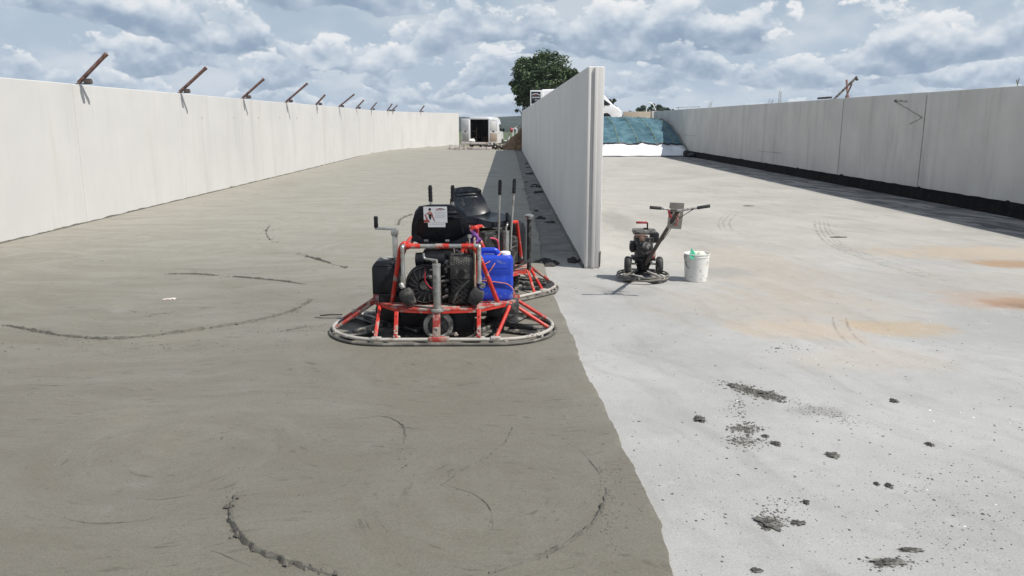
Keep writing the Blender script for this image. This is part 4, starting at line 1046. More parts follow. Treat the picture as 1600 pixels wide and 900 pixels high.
    # grey droppers with work lamps
    for (x, tilt) in ((-.30, -.45), (.335, .55)):
        q = MB(); q.tube(fillet([(x, -.32, .81), (x, -.36, .81), (x, -.365, .53)], .02), .0165, 10); q.cyl((x, -.365, .50), (x, -.365, .56), .022, 10); dp = mk('lamp_dropper', q, M['galv'])
        mx = Matrix.Translation((x + .02 * (1 if x > 0 else -.3), -.385, .475)) @ Matrix.Rotation(tilt, 4, 'Y')
        h_ = MB(); h_.lathe([(.014, .035), (.024, .012), (.018, -.012)], 12, mx); h_.build('lamp_bracket', M['alu'], dp)
        h_ = MB(); h_.add([(-.045, -.045, -.03), (.045, -.045, -.03), (.045, .045, -.03), (-.045, .045, -.03), (-.06, -.05, -.085), (.06, -.05, -.085), (.06, .05, -.085), (-.06, .05, -.085), (-.035, -.03, -.17), (.045, -.03, -.17), (.045, .03, -.17), (-.035, .03, -.17)],
               [(0, 1, 2, 3)] + [(i, (i + 1) % 4, 4 + (i + 1) % 4, 4 + i) for i in range(4)] + [(4 + i, 4 + (i + 1) % 4, 8 + (i + 1) % 4, 8 + i) for i in range(4)] + [(8, 9, 10, 11)], 0, mx)
        h_.build('work_lamp', M['rubber'], dp, bevel=.012)
    q = MB(); q.cyl((.255, -.345, .82), (.255, -.345, .885), .007, 8); q.cyl((.255, -.345, .88), (.255, -.345, .905), .017, 10); mk('pull_knob', q, M['galv'])
    # seat: pan and back shell
    def pan(u, v_):
        x = (u - .5) * .47; yy = -.12 + .44 * v_; ax = abs(u - .5) * 2
        z = .835 + .035 * ax ** 3 + .05 * max(0, v_ - .72) ** 1.2 * -1 + .05 * max(0, .25 - v_)
        sc_ = 1 - .16 * max(0, v_ - .6) ** 2 * 4; return Vector((x * sc_, yy - .05 * ax ** 4 * (v_ > .8), z))
    q = MB(); grid_shell(q, pan, 14, 10, -.06); st = mk('seat_pan', q, M['vinyl'], smooth=50)
    q = MB(); q.box((0, .10, .782), (.42, .38, .022)); q.build('seat_base', M['wood'], st, bevel=.006)
    def back(u, v_):
        ax = (u - .5) * 2; wdt = .245 * (1 - .10 * v_ - .24 * max(0, v_ - .45) ** 2 * 3.2) * (1 - .12 * max(0, .15 - v_) * 6)
        x = ax * wdt; x *= 1.0
        z = .815 + .33 * v_ - .055 * abs(ax) ** 5 * v_ + .030 * abs(ax) ** 5 * (1 - v_)
        yy = -.15 - .075 * v_ + .055 * abs(ax) ** 2.4 + .06 * (1 - v_) ** 3
        for g in (.80, .70):
            if abs(v_ - g) < .03 and abs(ax) < .72: yy -= .010
        return Vector((x, yy, z))
    q = MB(); grid_shell(q, back, 22, 30, .030); bk = mk('seat_back', q, M['vinyl'], smooth=45)
    # moulded recess lines on the rear of the shell
    q = MB(); q.tube(fillet([(-.20, -.222, .98), (-.17, -.247, 1.035), (-.12, -.258, 1.035)], .02), .004, 6); q.tube(fillet([(.20, -.222, .90), (.175, -.24, 1.035), (.12, -.26, 1.035)], .02), .005, 6); q.tube([(-.205, -.205, .90), (-.16, -.222, .855)], .006, 6); q.build('shell_rib', M['plastic'], bk)
    q = MB()
    for x in (-.12, .06): q.box((x, -.18, .832), (.035, .02, .018))
    build_split(q, 'seat_bolt', M['galv'], bk, bevel=.003)
    if v == 1:
        q = MB(); Wd, Hd = .196, .138
        mx = Matrix.Translation((-.030, -.2655, 1.062)) @ Matrix.Rotation(R(90) + .17, 4, 'X')
        def rect(x0, y0, x1, y1, z, mi): q.poly([(x0, y0, z), (x1, y0, z), (x1, y1, z), (x0, y1, z)], mi, mx)
        q.prism([(-Wd / 2, -Hd / 2), (Wd / 2, -Hd / 2), (Wd / 2, Hd / 2), (-Wd / 2, Hd / 2)], -.002, .001, mx, 0)
        def sh(pts, mi, z=.0016): q.poly([(-Wd / 2 + Wd * (a - 170) / 785., Hd / 2 - Hd * (b - 170) / 485., z) for a, b in pts], mi, mx)
        # seated figure at the left of the card
        sh([(340, 250), (355, 215), (385, 200), (415, 215), (425, 255), (410, 285), (375, 270), (350, 285)], 2, .0022)
        sh([(360, 250), (405, 250), (412, 285), (390, 315), (368, 300)], 3, .0019)
        sh([(330, 345), (380, 310), (440, 335), (460, 400), (430, 450), (330, 430)], 3, .0017)
        sh([(330, 400), (430, 395), (425, 500), (400, 580), (350, 520)], 2, .0020)
        sh([(340, 335), (250, 385), (262, 410), (350, 375)], 4, .0020)
        sh([(440, 345), (470, 390), (500, 500), (550, 600), (525, 620), (470, 520), (430, 420)], 4, .0020)
        sh([(190, 400), (225, 400), (320, 560), (370, 620), (300, 600), (245, 560), (225, 460)], 4, .0020)
        sh([(225, 395), (245, 410), (330, 570), (300, 570)], 3, .0022)
        sh([(170, 560), (300, 575), (390, 630), (240, 650), (170, 640)], 4, .0018)
        # logo: bold red letters under a black swoosh
        tv, tf = text_polys('avs', .036); q.add([(x_ * 1.15 + .004, y_ + .036, .0024) for x_, y_, _ in tv], tf, 5, mx)
        arc = [(600 + 280 * i / 12, 235 - 26 * math.sin(math.pi * (i / 12) * .75) + 70 * max(0, i / 12 - .45) ** 1.3) for i in range(13)]
        sh(arc + [(a, b + 4 + 22 * min(1, i_ / 7) * (1 if i_ < 12 else .4)) for i_, (a, b) in reversed(list(enumerate(arc)))], 2, .0021)
        r_ = random.Random(2)
        for (yy, hh) in ((345, 12), (380, 10), (440, 18), (485, 16)):
            x = 545
            while x < 900:
                l_ = r_.uniform(14, 60); 
                sh([(x, yy - hh / 2), (min(x + l_, 905), yy - hh / 2), (min(x + l_, 905), yy + hh / 2), (x, yy + hh / 2)], 1, .0018); x += l_ + r_.uniform(10, 26)
        q.build('sticker', [M['paper'], M['paper_grey'], M['ink'], M['skin'], M['skin_red'], M['redink']], bk, smooth=0, recalc=False)
        q = MB(); mx = Matrix.Translation((-.022, -.2525, .973)) @ Matrix.Rotation(R(90) + .17, 4, 'X'); Wd, Hd = .145, .034
        q.prism([(-Wd / 2, -Hd / 2), (Wd / 2, -Hd / 2), (Wd / 2, Hd / 2), (-Wd / 2, Hd / 2)], -.002, .001, mx, 0)
        for k in range(7): q.poly([(-.06 + .017 * k, .004, .0016), (-.048 + .017 * k, .004, .0016), (-.048 + .017 * k, .009, .0016), (-.06 + .017 * k, .009, .0016)], 1, mx)
        q.build('sticker', [M['paper'], M['paper_grey']], bk, smooth=0, recalc=False)
    else:
        q = MB(); q.box((.30, .16, .60), (.006, .11, .07), rot=(.3, 0, .5)); mk('warning_label', q, M['yellow'])
        q = MB(); q.cyl((-.35, .40, .29), (-.35, .40, .83), .024, 12); po = mk('lift_post', q, M['engine'])
        q = MB(); q.lathe([(.026, .825), (.03, .84), (.046, .85), (.048, .865), (.03, .875), (.0, .876)], 18, Matrix.Translation((-.35, .40, 0)), cap1=False); q.build('post_cap', M['galv'], po)
        q = MB(); q.box((-.2, .38, .34), (.05, .30, .02), rot=(.45, 0, .9)); mk('foot_pedal', q, M['rubber'], bevel=.004)
        q = MB(); q.cyl((-.12, .36, .29), (-.12, .36, .52), .04, 14); q.tube([(-.12, .36, .54), (-.2, .36, .56)], .01, 6); q.tube([(-.12, .36, .58), (-.24, .3, .60)], .009, 6); mk('hydraulic_cylinder', q, M['rubber'])
        q = MB(); q.box((.1, .26, .62), (.30, .2, .24)); q.box((-.2, .2, .5), (.2, .2, .3)); mk('engine_cover', q, M['engine'], bevel=.03)
        q = MB(); q.tube(fillet([(.20, .34, .68), (.1, .39, .66), (.08, .39, .5)], .05), .011, 8); mk('cooling_hose', q, M['pinkred'])
    # steering levers
    for (x, tx, ty) in ((-.10, -.03, .02), (.072, .0, .02)):
        q = MB(); q.tube([(x, .36, .30), (x + tx * .3, .37, .7), (x + tx, .37 + ty, 1.13)], .0125, 10); lv = mk('steering_lever', q, M['galv'])
        q = MB(); d = Vector((tx * .28, ty, .43)).normalized(); a = Vector((x + tx, .37 + ty, 1.105)); prof = []
        N = 9
        q.tube([a + d * .15 * i / N for i in range(N + 1)], [.017 + (.0035 if i % 2 else 0) for i in range(N)] + [.014], 12); q.build('lever_grip', M['plastic'], lv, smooth=25)
    q = MB()
    r_ = random.Random(90 + v)
    for k in range(26):
        sx = r_.choice((-1, 1)); a = r_.uniform(-2.9, -.2) if k < 20 else r_.uniform(0, 6.28)
        q.blob((sx * .47 + math.cos(a) * .5 * (1 if True else 0), math.sin(a) * .5, .05 + r_.uniform(-.02, .02)), (r_.uniform(.01, .03), r_.uniform(.01, .025), r_.uniform(.008, .016)), k, 1, .5)
    for k in range(46):
        a = r_.uniform(-.55, .6); q.blob((a, -.45 + .32 * min(1, abs(a) / .6) ** 1.4 + r_.uniform(-.006, .02), .283 + r_.uniform(-.02, .016)), (r_.uniform(.004, .014), r_.uniform(.003, .006), r_.uniform(.003, .008)), k, 1, .5)
    for k in range(40):
        x = r_.choice((-.53, -.36, -.02, .33)); q.blob((x + r_.uniform(-.014, .014), -.50 + r_.uniform(-.01, .0), r_.uniform(.07, .15)), (r_.uniform(.004, .010), .006, r_.uniform(.004, .012)), k, 1, .5)
    tag(mk('slurry_splashes', q, M['rail'], smooth=0), kind='stuff')

m1 = thing('ride_on_trowel', 'red framed ride-on power trowel with a card on its seat back, nearest the camera', 'power trowel', (-.56, 6.82, WZ), 0, 'ride-on power trowels')
ride_on(m1, 1)
m2 = thing('ride_on_trowel', 'second ride-on power trowel facing right, parked behind the one with the blue canister', 'power trowel', (-.29, 8.24, WZ), R(-135), 'ride-on power trowels')
ride_on(m2, 2)

# blue jerrycan standing on the deck of the near trowel
def jerrycan():
    t = thing('jerrycan', 'blue plastic jerrycan with white cap tied to the near power trowel', 'jerrycan', (-.56 + .462, 6.82 - .05, WZ + .297), R(4))
    t.scale = (1.03, 1.0, 1.04); q = MB(); w2, d2 = .148, .10
    def ring(k, z): return [(x * k * w2, y * k * d2, z) for x, y in ((-1, -.75), (-.86, -1), (.86, -1), (1, -.75), (1, .75), (.86, 1), (-.86, 1), (-1, .75))]
    sec = [(.88, 0), (.97, .012), (1, .03), (1, .105), (.975, .115), (1, .125), (1, .205), (.985, .212), (1, .22), (1, .335), (.97, .36), (.86, .378)]
    vs = [p_ for k, z in sec for p_ in ring(k, z)]; fs = [tuple(range(8))[::-1], tuple(range((len(sec) - 1) * 8, len(sec) * 8))]
    for i in range(len(sec) - 1):
        for j in range(8): fs.append((i * 8 + j, i * 8 + (j + 1) % 8, i * 8 + 8 + (j + 1) % 8, i * 8 + 8 + j))
    q.add(vs, fs); body = q.build('body', M['blue'], t, bevel=.005, smooth=50)
    q = MB(); q.box((.005, -.1005, .165), (.16, .006, .055)); q.box((.0, -.1005, .285), (.2, .005, .012)); q.build('moulded_panel', M['blue'], body, bevel=.003)
    q = MB(); q.tube(fillet([(-.125, 0, .355), (-.12, 0, .415), (.01, 0, .415), (.03, 0, .365)], .03), [.024] * 12 + [.024] * 2, 12); q.build('handle', M['blue'], t)
    q = MB(); q.lathe([(.046, .372), (.046, .392), (.043, .400), (.03, .404)], 24, Matrix.Translation((.085, 0, 0))); q.build('cap', M['white_plastic'], t)
    q = MB()
    def c(*p_): q.tube(fillet(p_, .03), .0045, 6)
    c((.06, -.02, .40), (-.06, -.107, .33), (-.15, -.112, .285)); c((.045, -.04, .40), (-.02, -.112, .30), (-.10, -.112, .19)); c((-.15, -.112, .185), (0, -.112, .165), (.10, -.114, .15), (.15, -.10, .10), (.168, -.06, .02))
    q.build('cord', M['cord'], t)
jerrycan()
q = MB(); r_ = random.Random(8)
for k in range(7): q.blob((r_.uniform(-.03, .03), r_.uniform(-.05, .05), .02 + .012 * k), (.045 * r_.uniform(.5, 1), .05 * r_.uniform(.5, 1.1), .025), k, 2, .7)
tag(q.build('rag', M['purple'], loc=(-.56 + .30, 6.75, .80), smooth=40), 'purple rag stuffed beside the seat of the near trowel', 'rag')

# ------------------------------------------------------------------ WALK-BEHIND EDGER TROWEL
def edger():
    base = G(1004, 437)
    t = thing('edging_trowel', 'walk-behind power trowel with T handlebar and small engine on the dry floor', 'power trowel', (base.x, base.y, 0), R(-4))
    ring = lambda r, z: [(r * math.cos(a * math.pi / 18), r * math.sin(a * math.pi / 18), z) for a in range(36)]
    q = MB(); q.tube(ring(.305, .045), .012, 8, closed=True); q.tube(ring(.30, .075), .010, 8, closed=True); 
    q.build('guard_ring', M['ringdark'], t)
    q = MB()
    for k in range(6): a = k * R(60) + .3; q.box((.302 * math.cos(a), .302 * math.sin(a), .06), (.02, .02, .045), rot=(0, 0, a))
    build_split(q, 'ring_post', M['rail'], t)
    for k in range(4):
        a = R(35 + 90 * k); mx = Matrix.Rotation(a, 4, 'Z')
        q = MB(); q.box((.17, 0, .10), (.26, .028, .022), rot=(0, .12, 0)); o = q.build('spider_arm', M['rail'] if k % 2 else M['blade'], t, bevel=.003, rotz=a)
        q = MB(); q.box((.165, .0, .022), (.25, .12, .004), rot=(.18, 0, 0)); q.build('trowel_blade', M['blade'], t, rotz=a)
    q = MB(); q.lathe([(.10, .07), (.105, .10), (.07, .13), (.075, .16), (.10, .20), (.10, .25)], 20); q.build('gearbox', M['black'], t)
    q = MB(); q.box((0, .0, .265), (.26, .26, .03)); q.build('engine_plate', M['black'], t, bevel=.004)
    q = MB(); q.box((.0, 0, .36), (.20, .22, .17)); q.box((-.03, 0, .47), (.17, .2, .10)); en = q.build('engine_block', M['engine'], t, bevel=.02)
    q = MB(); q.box((0, .02, .575), (.27, .2, .055)); q.build('fuel_tank', mat('dusty_dark_paint', (.05, .05, .05), .5, var=.3, dirt=((.26, .25, .22), .34, 12)), en, bevel=.018)
    q = MB(); q.cyl((.02, .03, .60), (.02, .03, .615), .03, 14); q.build('tank_cap', M['black'], en)
    q = MB(); mx = Matrix.Translation((.01, -.115, .39)) @ Matrix.Rotation(R(90), 4, 'X'); q.lathe([(.085, -.03), (.085, .02), (.06, .035), (.045, .03)], 22, mx); q.build('recoil_starter', M['engine'], en)
    q = MB(); mx = Matrix.Translation((.015, -.15, .43)) @ Matrix.Rotation(R(90), 4, 'X'); q.lathe([(.045, -.01), (.045, .006), (.03, .012)], 18, mx); q.build('starter_plate', M['alu'], en)
    q = MB(); q.box((-.04, -.13, .51), (.055, .05, .06)); q.box((-.055, -.12, .545), (.14, .04, .03)); q.build('carburettor', mat('heat_stained_metal', (.20, .13, .10), .5, .5, var=.4), en, bevel=.012)
    q = MB(); q.box((.115, -.03, .515), (.10, .15, .12)); q.build('air_filter', M['plastic'], en, bevel=.02)
    q = MB(); q.box((.09, -.14, .325), (.07, .04, .08)); q.build('shroud', M['redplastic'], en, bevel=.015)
    q = MB(); q.box((-.135, -.0, .40), (.05, .16, .12)); q.cyl((-.17, -.03, .40), (-.1, -.03, .40), .045, 14); q.build('muffler', M['black'], en, bevel=.012)
    q = MB()
    for i in range(6): q.box((.02, -.118, .455 + .013 * i), (.16, .03, .004))
    build_split(q, 'cooling_fin', M['alu'], en)
    # lifting handle
    q = MB(); q.tube(fillet([(.035, 0, .60), (.035, 0, .685), (-.09, 0, .68)], .02), .009, 8); lh = q.build('lift_handle', M['black'], t)
    q = MB(); q.box((-.035, 0, .683), (.13, .03, .026)); q.build('lift_grip', M['redplastic'], lh, bevel=.008)
    # transport wheels
    q = MB(); q.tube([(-.19, -.05, .20), (.19, -.05, .20)], .012, 8); q.tube([(-.15, -.05, .20), (-.14, -.03, .30)], .012, 8); q.tube([(.1, -.05, .21), (.0, -.08, .28)], .012, 8); q.build('axle', M['galv'], t)
    for s_ in (-1, 1):
        mx = Matrix.Translation((s_ * .185, -.05, .185)) @ Matrix.Rotation(R(90), 4, 'Y') @ Matrix.Rotation(0, 4, 'X')
        q = MB(); q.lathe([(.05, -.03), (.085, -.036), (.102, -.02), (.105, 0), (.102, .02), (.085, .036), (.05, .03)], 26, mx); wl = q.build('wheel', M['rubber'], t, smooth=45)
        q = MB(); q.lathe([(.05, -.034), (.04, -.038), (.04, .038), (.05, .034)], 18, mx); q.build('hub', M['tyrehub'], wl)
    # handle
    H = Vector((.225, -1.10, .945)); A = Vector((.02, -.10, .21)); d = (H - A).normalized()
    q = MB(); q.tube([A, A.lerp(H, .5), H - d * .02], [.022, .021, .020], 10); ha = q.build('handle_pole', M['rust_dark'], t)
    q = MB(); q.tube(fillet([H + Vector((-.285, -.03, .035)), H + Vector((-.14, -.01, .02)), H, H + Vector((.15, -.02, .025)), H + Vector((.30, -.05, .055))], .05), .0125, 10); q.build('handlebar', M['alu'], t)
    for a, b in ((H + Vector((-.295, -.032, .036)), H + Vector((-.175, -.016, .025))), (H + Vector((.185, -.027, .033)), H + Vector((.31, -.052, .057)))):
        q = MB(); q.tube([a, b], .0175, 10); q.build('grip', M['rubber'], ha, bevel=.003)
    c = A.lerp(H, .90)
    q = MB(); q.box(tuple(c + Vector((.02, .08, .0))), (.15, .008, .28), rot=(.12, .06, 0)); q.build('steel_plate', mat('dull_steel_plate', (.27, .26, .24), .6, .2, var=.15, dirt=(DUST, .3, 8)), t)
    q = MB(); q.box(tuple(c + Vector((-.055, -.02, .03))), (.028, .04, .08), rot=(.3, -.3, 0)); q.box(tuple(c + Vector((.02, -.03, -.05))), (.024, .035, .085), rot=(.2, .1, 0)); q.cyl(tuple(c + Vector((.0, -.03, .02))), tuple(c + Vector((.045, -.03, .02))), .02, 10); q.build('clutch_lever', M['redplastic'], ha, bevel=.006)
    q = MB(); q.tube(fillet([H + Vector((.15, -.02, .02)), c + Vector((.09, -.02, .02)), c + Vector((.02, -.03, -.03)), A.lerp(H, .5) + Vector((.03, 0, 0)), A + Vector((.05, .02, .12))], .08), .004, 5); q.build('throttle_cable', M['plastic'], ha)
    q = MB(); q.cyl(tuple(H + Vector((-.07, -.01, -.02))), tuple(H + Vector((-.07, .03, -.02))), .014, 10); q.build('stop_switch', M['plastic'], ha)
edger()

def bucket():
    p = G(1087, 438)
    t = thing('bucket', 'dirty white plastic bucket with cloths in it beside the walk-behind trowel', 'bucket', (p.x, p.y, 0))
    q = MB(); prof = [(.125, .0), (.13, .004), (.146, .285), (.150, .288), (.150, .30), (.148, .302), (.150, .318), (.154, .325), (.148, .328), (.142, .32), (.138, .28), (.125, .02), (.0, .018)]
    q.lathe(prof, 36, cap1=False); bd = q.build('body', M['bucket'], t, smooth=40)
    q = MB(); pts = [(.152 * math.cos(a), -.152 * math.sin(a) * .98 - .01, .30 - .16 * math.sin(a) ** .8 if 0 < a < math.pi else .30) for a in [math.pi * k / 16 for k in range(17)]]
    q.tube([(-.154, 0, .30), (-.150, -.04, .25), (-.135, -.075, .19), (-.11, -.10, .16)], .0035, 6); q.build('wire_handle', M['steel'], bd)
    q = MB(); r_ = random.Random(3)
    def cloth(q, c, s_, seed, n=9):
        def F(u, v):
            x, y = (u - .5) * s_[0], (v - .5) * s_[1]
            z = s_[2] * (1 - 2.1 * ((u - .5) ** 2 + (v - .5) ** 2)) + .035 * mnoise.noise(Vector((u * 4, v * 4, seed))) + .02 * mnoise.noise(Vector((u * 9, v * 9, seed)))
            return Vector((c[0] + x, c[1] + y, c[2] + z))
        grid_shell(q, F, n, n, .004)
    q = MB(); cloth(q, (.0, .0, .235), (.24, .2, .10), 1, 12); cloth(q, (.03, -.02, .29), (.13, .14, .06), 2); k_ = tag(q.build('cloth', M['ragwhite'], loc=(p.x, p.y, 0), smooth=60), 'crumpled pale cloth lying in the white bucket', 'cloth')
    q = MB(); q.add([(-.115, -.13, .295), (-.085, -.15, .27), (-.04, -.13, .31), (-.03, -.09, .325), (-.08, -.05, .40), (-.10, -.08, .36), (-.06, -.12, .345)], [(0, 1, 6), (1, 2, 6), (2, 3, 6), (3, 4, 6), (4, 5, 6), (5, 0, 6), (0, 5, 4), (0, 4, 3, 2, 1)])
    tag(q.build('packet', M['raggreen'], loc=(p.x, p.y, 0), smooth=20), 'green plastic packet poking out of the bucket', 'packet')
bucket()

# ------------------------------------------------------------------ SILAGE HEAP UNDER A TARPAULIN
def heap():
    t = thing('covered_heap', 'heap under a blue green tarpaulin with white film at its foot, between the walls', 'covered heap', (0, 43.0, 0))
    X0, X1 = 1.24, RX - .04
    prof = [(0, 0), (.18, .16), (.7, .38), (1.75, .60), (2.3, .86), (3.2, 1.17), (4.3, 1.47), (5.6, 1.78), (7., 2.02), (8.5, 2.12), (11., 2.10), (15, 2.0), (17, 1.2)]
    def P(x, y, lift=0.):
        z = lerp_list(prof, y)
        k = (x - X0) / (X1 - X0)
        z *= 1 - .05 * k - .06 * max(0, (k - .8) / .2) ** 2
        wob = .13 * mnoise.noise(Vector((x * 1.1, y * .8, 2))) + .075 * mnoise.noise(Vector((x * 2.6 + y * .9, y * 1.7, 7))) + .035 * mnoise.noise(Vector((x * 6.5 + y * 2, y * 4.1, 3)))
        s_ = .035 * math.cos((x - .2) * 2 * math.pi / 1.05)
        f_ = min(1, y / 1.2) * min(1, max(.25, (17 - y) / 3))
        return Vector((x, y + .10 * mnoise.noise(Vector((x * .9, 0, 4))) * (1 if y < 2 else 0), max(0.004, z + (wob + s_) * f_ + lift)))
    def sheet(name, ya, yb, lift, m_, nx=110, ny=60, wave=0.):
        q = MB()
        for i in range(nx + 1):
            x = X0 + (X1 - X0) * i / nx; a_ = ya + wave * mnoise.noise(Vector((x * .9, 1, 1))) + wave * .4 * mnoise.noise(Vector((x * 2.9, 1, 1)))
            for j in range(ny + 1): q.v.append(P(x, a_ + (yb - a_) * j / ny, lift))
        for i in range(nx):
            for j in range(ny): o = i * (ny + 1) + j; q.f.append([o, o + ny + 1, o + ny + 2, o + 1]); q.mi.append(0)
        return q.build(name, m_, t, smooth=60, recalc=False)
    sheet('white_film', -.02, 2.6, 0., M['whitefilm'], 110, 24)
    sheet('cover', 1.72, 17, .05, M['tarp'], 130, 90, .22)
    def strip(name, f, w_, m_, lift, n=60, rad=None):
        q = MB()
        q.tube([P(*f(i / n), lift) for i in range(n + 1)], w_, 6); q.build(name, m_, t)
    wv = lambda x: 1.72 + .22 * mnoise.noise(Vector((x * .9, 1, 1))) + .088 * mnoise.noise(Vector((x * 2.9, 1, 1)))
    strip('hem', lambda k: (X0 + (X1 - X0) * k, wv(X0 + (X1 - X0) * k)), .045, M['blackhem'], .05, 120)
    strip('foot_hem', lambda k: (X0 + (X1 - X0) * k, -.05 + .05 * math.sin(k * 40)), .05, M['blackhem'], .01, 120)
    for x in (1.1 + 1.05 * k for k in range(1, 9)):
        strip('seam', lambda k, x=x: (x + .12 * (k - .5) + .04 * math.sin(k * 5 + x), wv(x) + k * 8.5), .017, M['tarpseam'], .065, 40)
    strip('edge_roll', lambda k: (X1 - .03, .3 + k * 8), .045, M['strap'], .06, 40)
heap()
p = G(1072, 242); q = MB(); mx = Matrix.Translation((0, 0, .16)) @ Matrix.Rotation(R(70), 4, 'X') @ Matrix.Rotation(R(20), 4, 'Y'); q.lathe([(.09, -.06), (.17, -.07), (.21, 0), (.17, .07), (.09, .06)], 18, mx)
tag(q.build('tyre', M['rubber'], loc=(9.62, 42.6, 0)), 'black tyre in the corner where the tarpaulin meets the right wall', 'tyre')
q = MB(); q.blob((0, 0, .1), (.22, .2, .14), 4, 2, .4, flat=-.1); tag(q.build('sandbag', M['blackhem'], loc=(9.75, 42.0, 0)), 'dark crumpled sandbag at the right foot of the tarpaulin', 'sandbag')

# ------------------------------------------------------------------ VANS
def van(root, L=5.9, wd=1.02, H=2.45, open_doors=True, logo=False):
    """local +y is forward, rear bumper at y=0; ground z=0"""
    st = [(0.02, wd * .97, .42, H - .03), (.12, wd * .985, .40, H), (1.6, wd, .38, H + .04), (L * .60, wd, .38, H + .03), (L * .70, wd * .985, .38, H - .06), (L * .745, wd * .97, .38, H - .22), (L * .885, wd * .95, .38, 1.46), (L * .955, wd * .90, .36, 1.20), (L * .988, wd * .84, .36, .95), (L, wd * .76, .42, .62)]
    def ring(y, w_, z0, z1):
        r_ = min(.16, (z1 - z0) * .3); pts = []
        tw = w_ * (1 - .10 * max(0, (z1 - 1.2)) / 1.3)
        pts += [(-w_ + .06, y, z0), (w_ - .06, y, z0), (w_, y, z0 + .08)]
        zb = min(1.25, z1 - r_); pts.append((w_, y, z0 + (zb - z0) * .6)); pts.append((w_ * .995, y, zb))
        for k in range(4): a = k / 3 * math.pi / 2; pts.append((tw - r_ + r_ * math.cos(a), y, z1 - r_ + r_ * math.sin(a)))
        for k in range(4): a = math.pi / 2 + k / 3 * math.pi / 2; pts.append((-tw + r_ + r_ * math.cos(a), y, z1 - r_ + r_ * math.sin(a)))
        pts += [(-w_ * .995, y, zb), (-w_, y, z0 + (zb - z0) * .6), (-w_, y, z0 + .08)]
        return pts
    q = MB(); n = None
    for s_ in st:
        r_ = ring(*s_); n = len(r_); q.v += [Vector(p_) for p_ in r_]
    for i in range(len(st) - 1):
        for j in range(n): q.f.append([i * n + j, i * n + (j + 1) % n, (i + 1) * n + (j + 1) % n, (i + 1) * n + j]); q.mi.append(0)
    q.f.append([(len(st) - 1) * n + j for j in range(n)]); q.mi.append(0)
    body = q.build('body', M['vanwhite'], root, smooth=35)
    if not open_doors:
        pass
    # rear frame and load bay
    ow, z0, z1 = .76, .60, H - .18
    q = MB(); rr = ring(0.02, wd * .97, .42, H - .03)
    q.box((-(ow + wd * .97) / 2, .04, (z0 + z1) / 2), (wd * .97 - ow, .06, z1 - z0)); q.box(((ow + wd * .97) / 2, .04, (z0 + z1) / 2), (wd * .97 - ow, .06, z1 - z0))
    q.box((0, .04, (z1 + H - .05) / 2), (wd * 1.6, .06, H - .05 - z1)); q.box((0, .04, .51), (wd * 1.85, .06, .18)); q.build('rear_frame', M['vanwhite'], root, bevel=.012)
    q = MB(); q.add([(-ow, .03, z0), (ow, .03, z0), (ow, .03, z1), (-ow, .03, z1), (-ow, 3.1, z0), (ow, 3.1, z0), (ow, 3.1, z1), (-ow, 3.1, z1)], [(0, 1, 5, 4), (1, 2, 6, 5), (2, 3, 7, 6), (3, 0, 4, 7), (4, 5, 6, 7)]); q.build('load_bay', M['vanin'], root, smooth=0, recalc=False)
    q = MB(); q.box((-.52, 1.4, .95), (.42, 2.2, .06)); q.box((-.52, 1.4, 1.5), (.42, 2.2, .05)); q.box((-.32, .35, 1.2), (.05, .05, 1.2)); q.box((.1, 1.8, .8), (.5, .6, .4)); q.build('shelving', M['vanwood'], root)
    q = MB(); q.box((0, -.05, .40), (1.7, .12, .16)); q.build('rear_bumper', M['plastic'], root, bevel=.03)
    # doors folded back
    dh, dw = z1 - z0 + .12, .74
    for s_ in (-1, 1):
        d = bpy.data.objects.new('rear_door', None)
        ang = R(12) if s_ > 0 else R(-14)
        q = MB(); q.box((s_ * dw / 2, 0, dh / 2), (dw, .055, dh)); dr = q.build('rear_door', M['vanwhite'], root, loc=(s_ * (ow + .06), -.02, z0 - .05), bevel=.02, rotz=ang * 1.0)
        bpy.data.objects.remove(d)
        q = MB(); q.box((s_ * dw / 2, -.030, dh * .70), (dw * .74, .012, dh * .40)); q.build('door_window' if not logo else 'door_window', M['glass'] if logo else M['white_plastic'], dr, bevel=.02)
        q = MB(); q.box((s_ * dw / 2, -.030, dh * .23), (dw * .78, .012, dh * .34)); q.build('door_lining', M['panelwood'] if s_ > 0 else M['panelgrey'], dr, bevel=.02)
        q = MB(); q.box((s_ * dw * .5, -.034, dh * .47), (.16, .03, .09)); q.build('door_latch', M['plastic'], dr, bevel=.01)
        q = MB(); q.tube(fillet([(s_ * .1, -.03, dh * .49), (s_ * .1, -.03, dh * .93), (s_ * dw * .9, -.03, dh * .93), (s_ * dw * .9, -.03, dh * .49)], .08), .012, 6); q.build('window_surround', M['panelgrey'], dr)
    # wheels
    for y_ in (L * .19, L * .80):
        for s_ in (-1, 1):
            mx = Matrix.Translation((s_ * (wd - .10), y_, .34)) @ Matrix.Rotation(R(90), 4, 'Y')
            q = MB(); q.lathe([(.19, -.1), (.30, -.11), (.34, -.06), (.34, .06), (.30, .11), (.19, .1)], 22, mx); wl = q.build('wheel', M['rubber'], root)
            q = MB(); q.lathe([(.19, -.095), (.08, -.07), (.08, .07), (.19, .095)], 16, mx); q.build('rim', M['alu'], wl)
            q = MB(); pts = [(s_ * (wd + .012), y_ + .42 * math.cos(a), .36 + .42 * math.sin(a)) for a in [math.pi * k / 10 for k in range(11)]]
            q.add(pts + [(s_ * (wd - .1), p_[1], p_[2]) for p_ in pts], [(k, k + 1, k + 12, k + 11) for k in range(10)] + [tuple(range(11))]); q.build('wheel_arch', M['plastic'], root, smooth=0)
    # glass
    q = MB(); a, b = st[5], st[6]
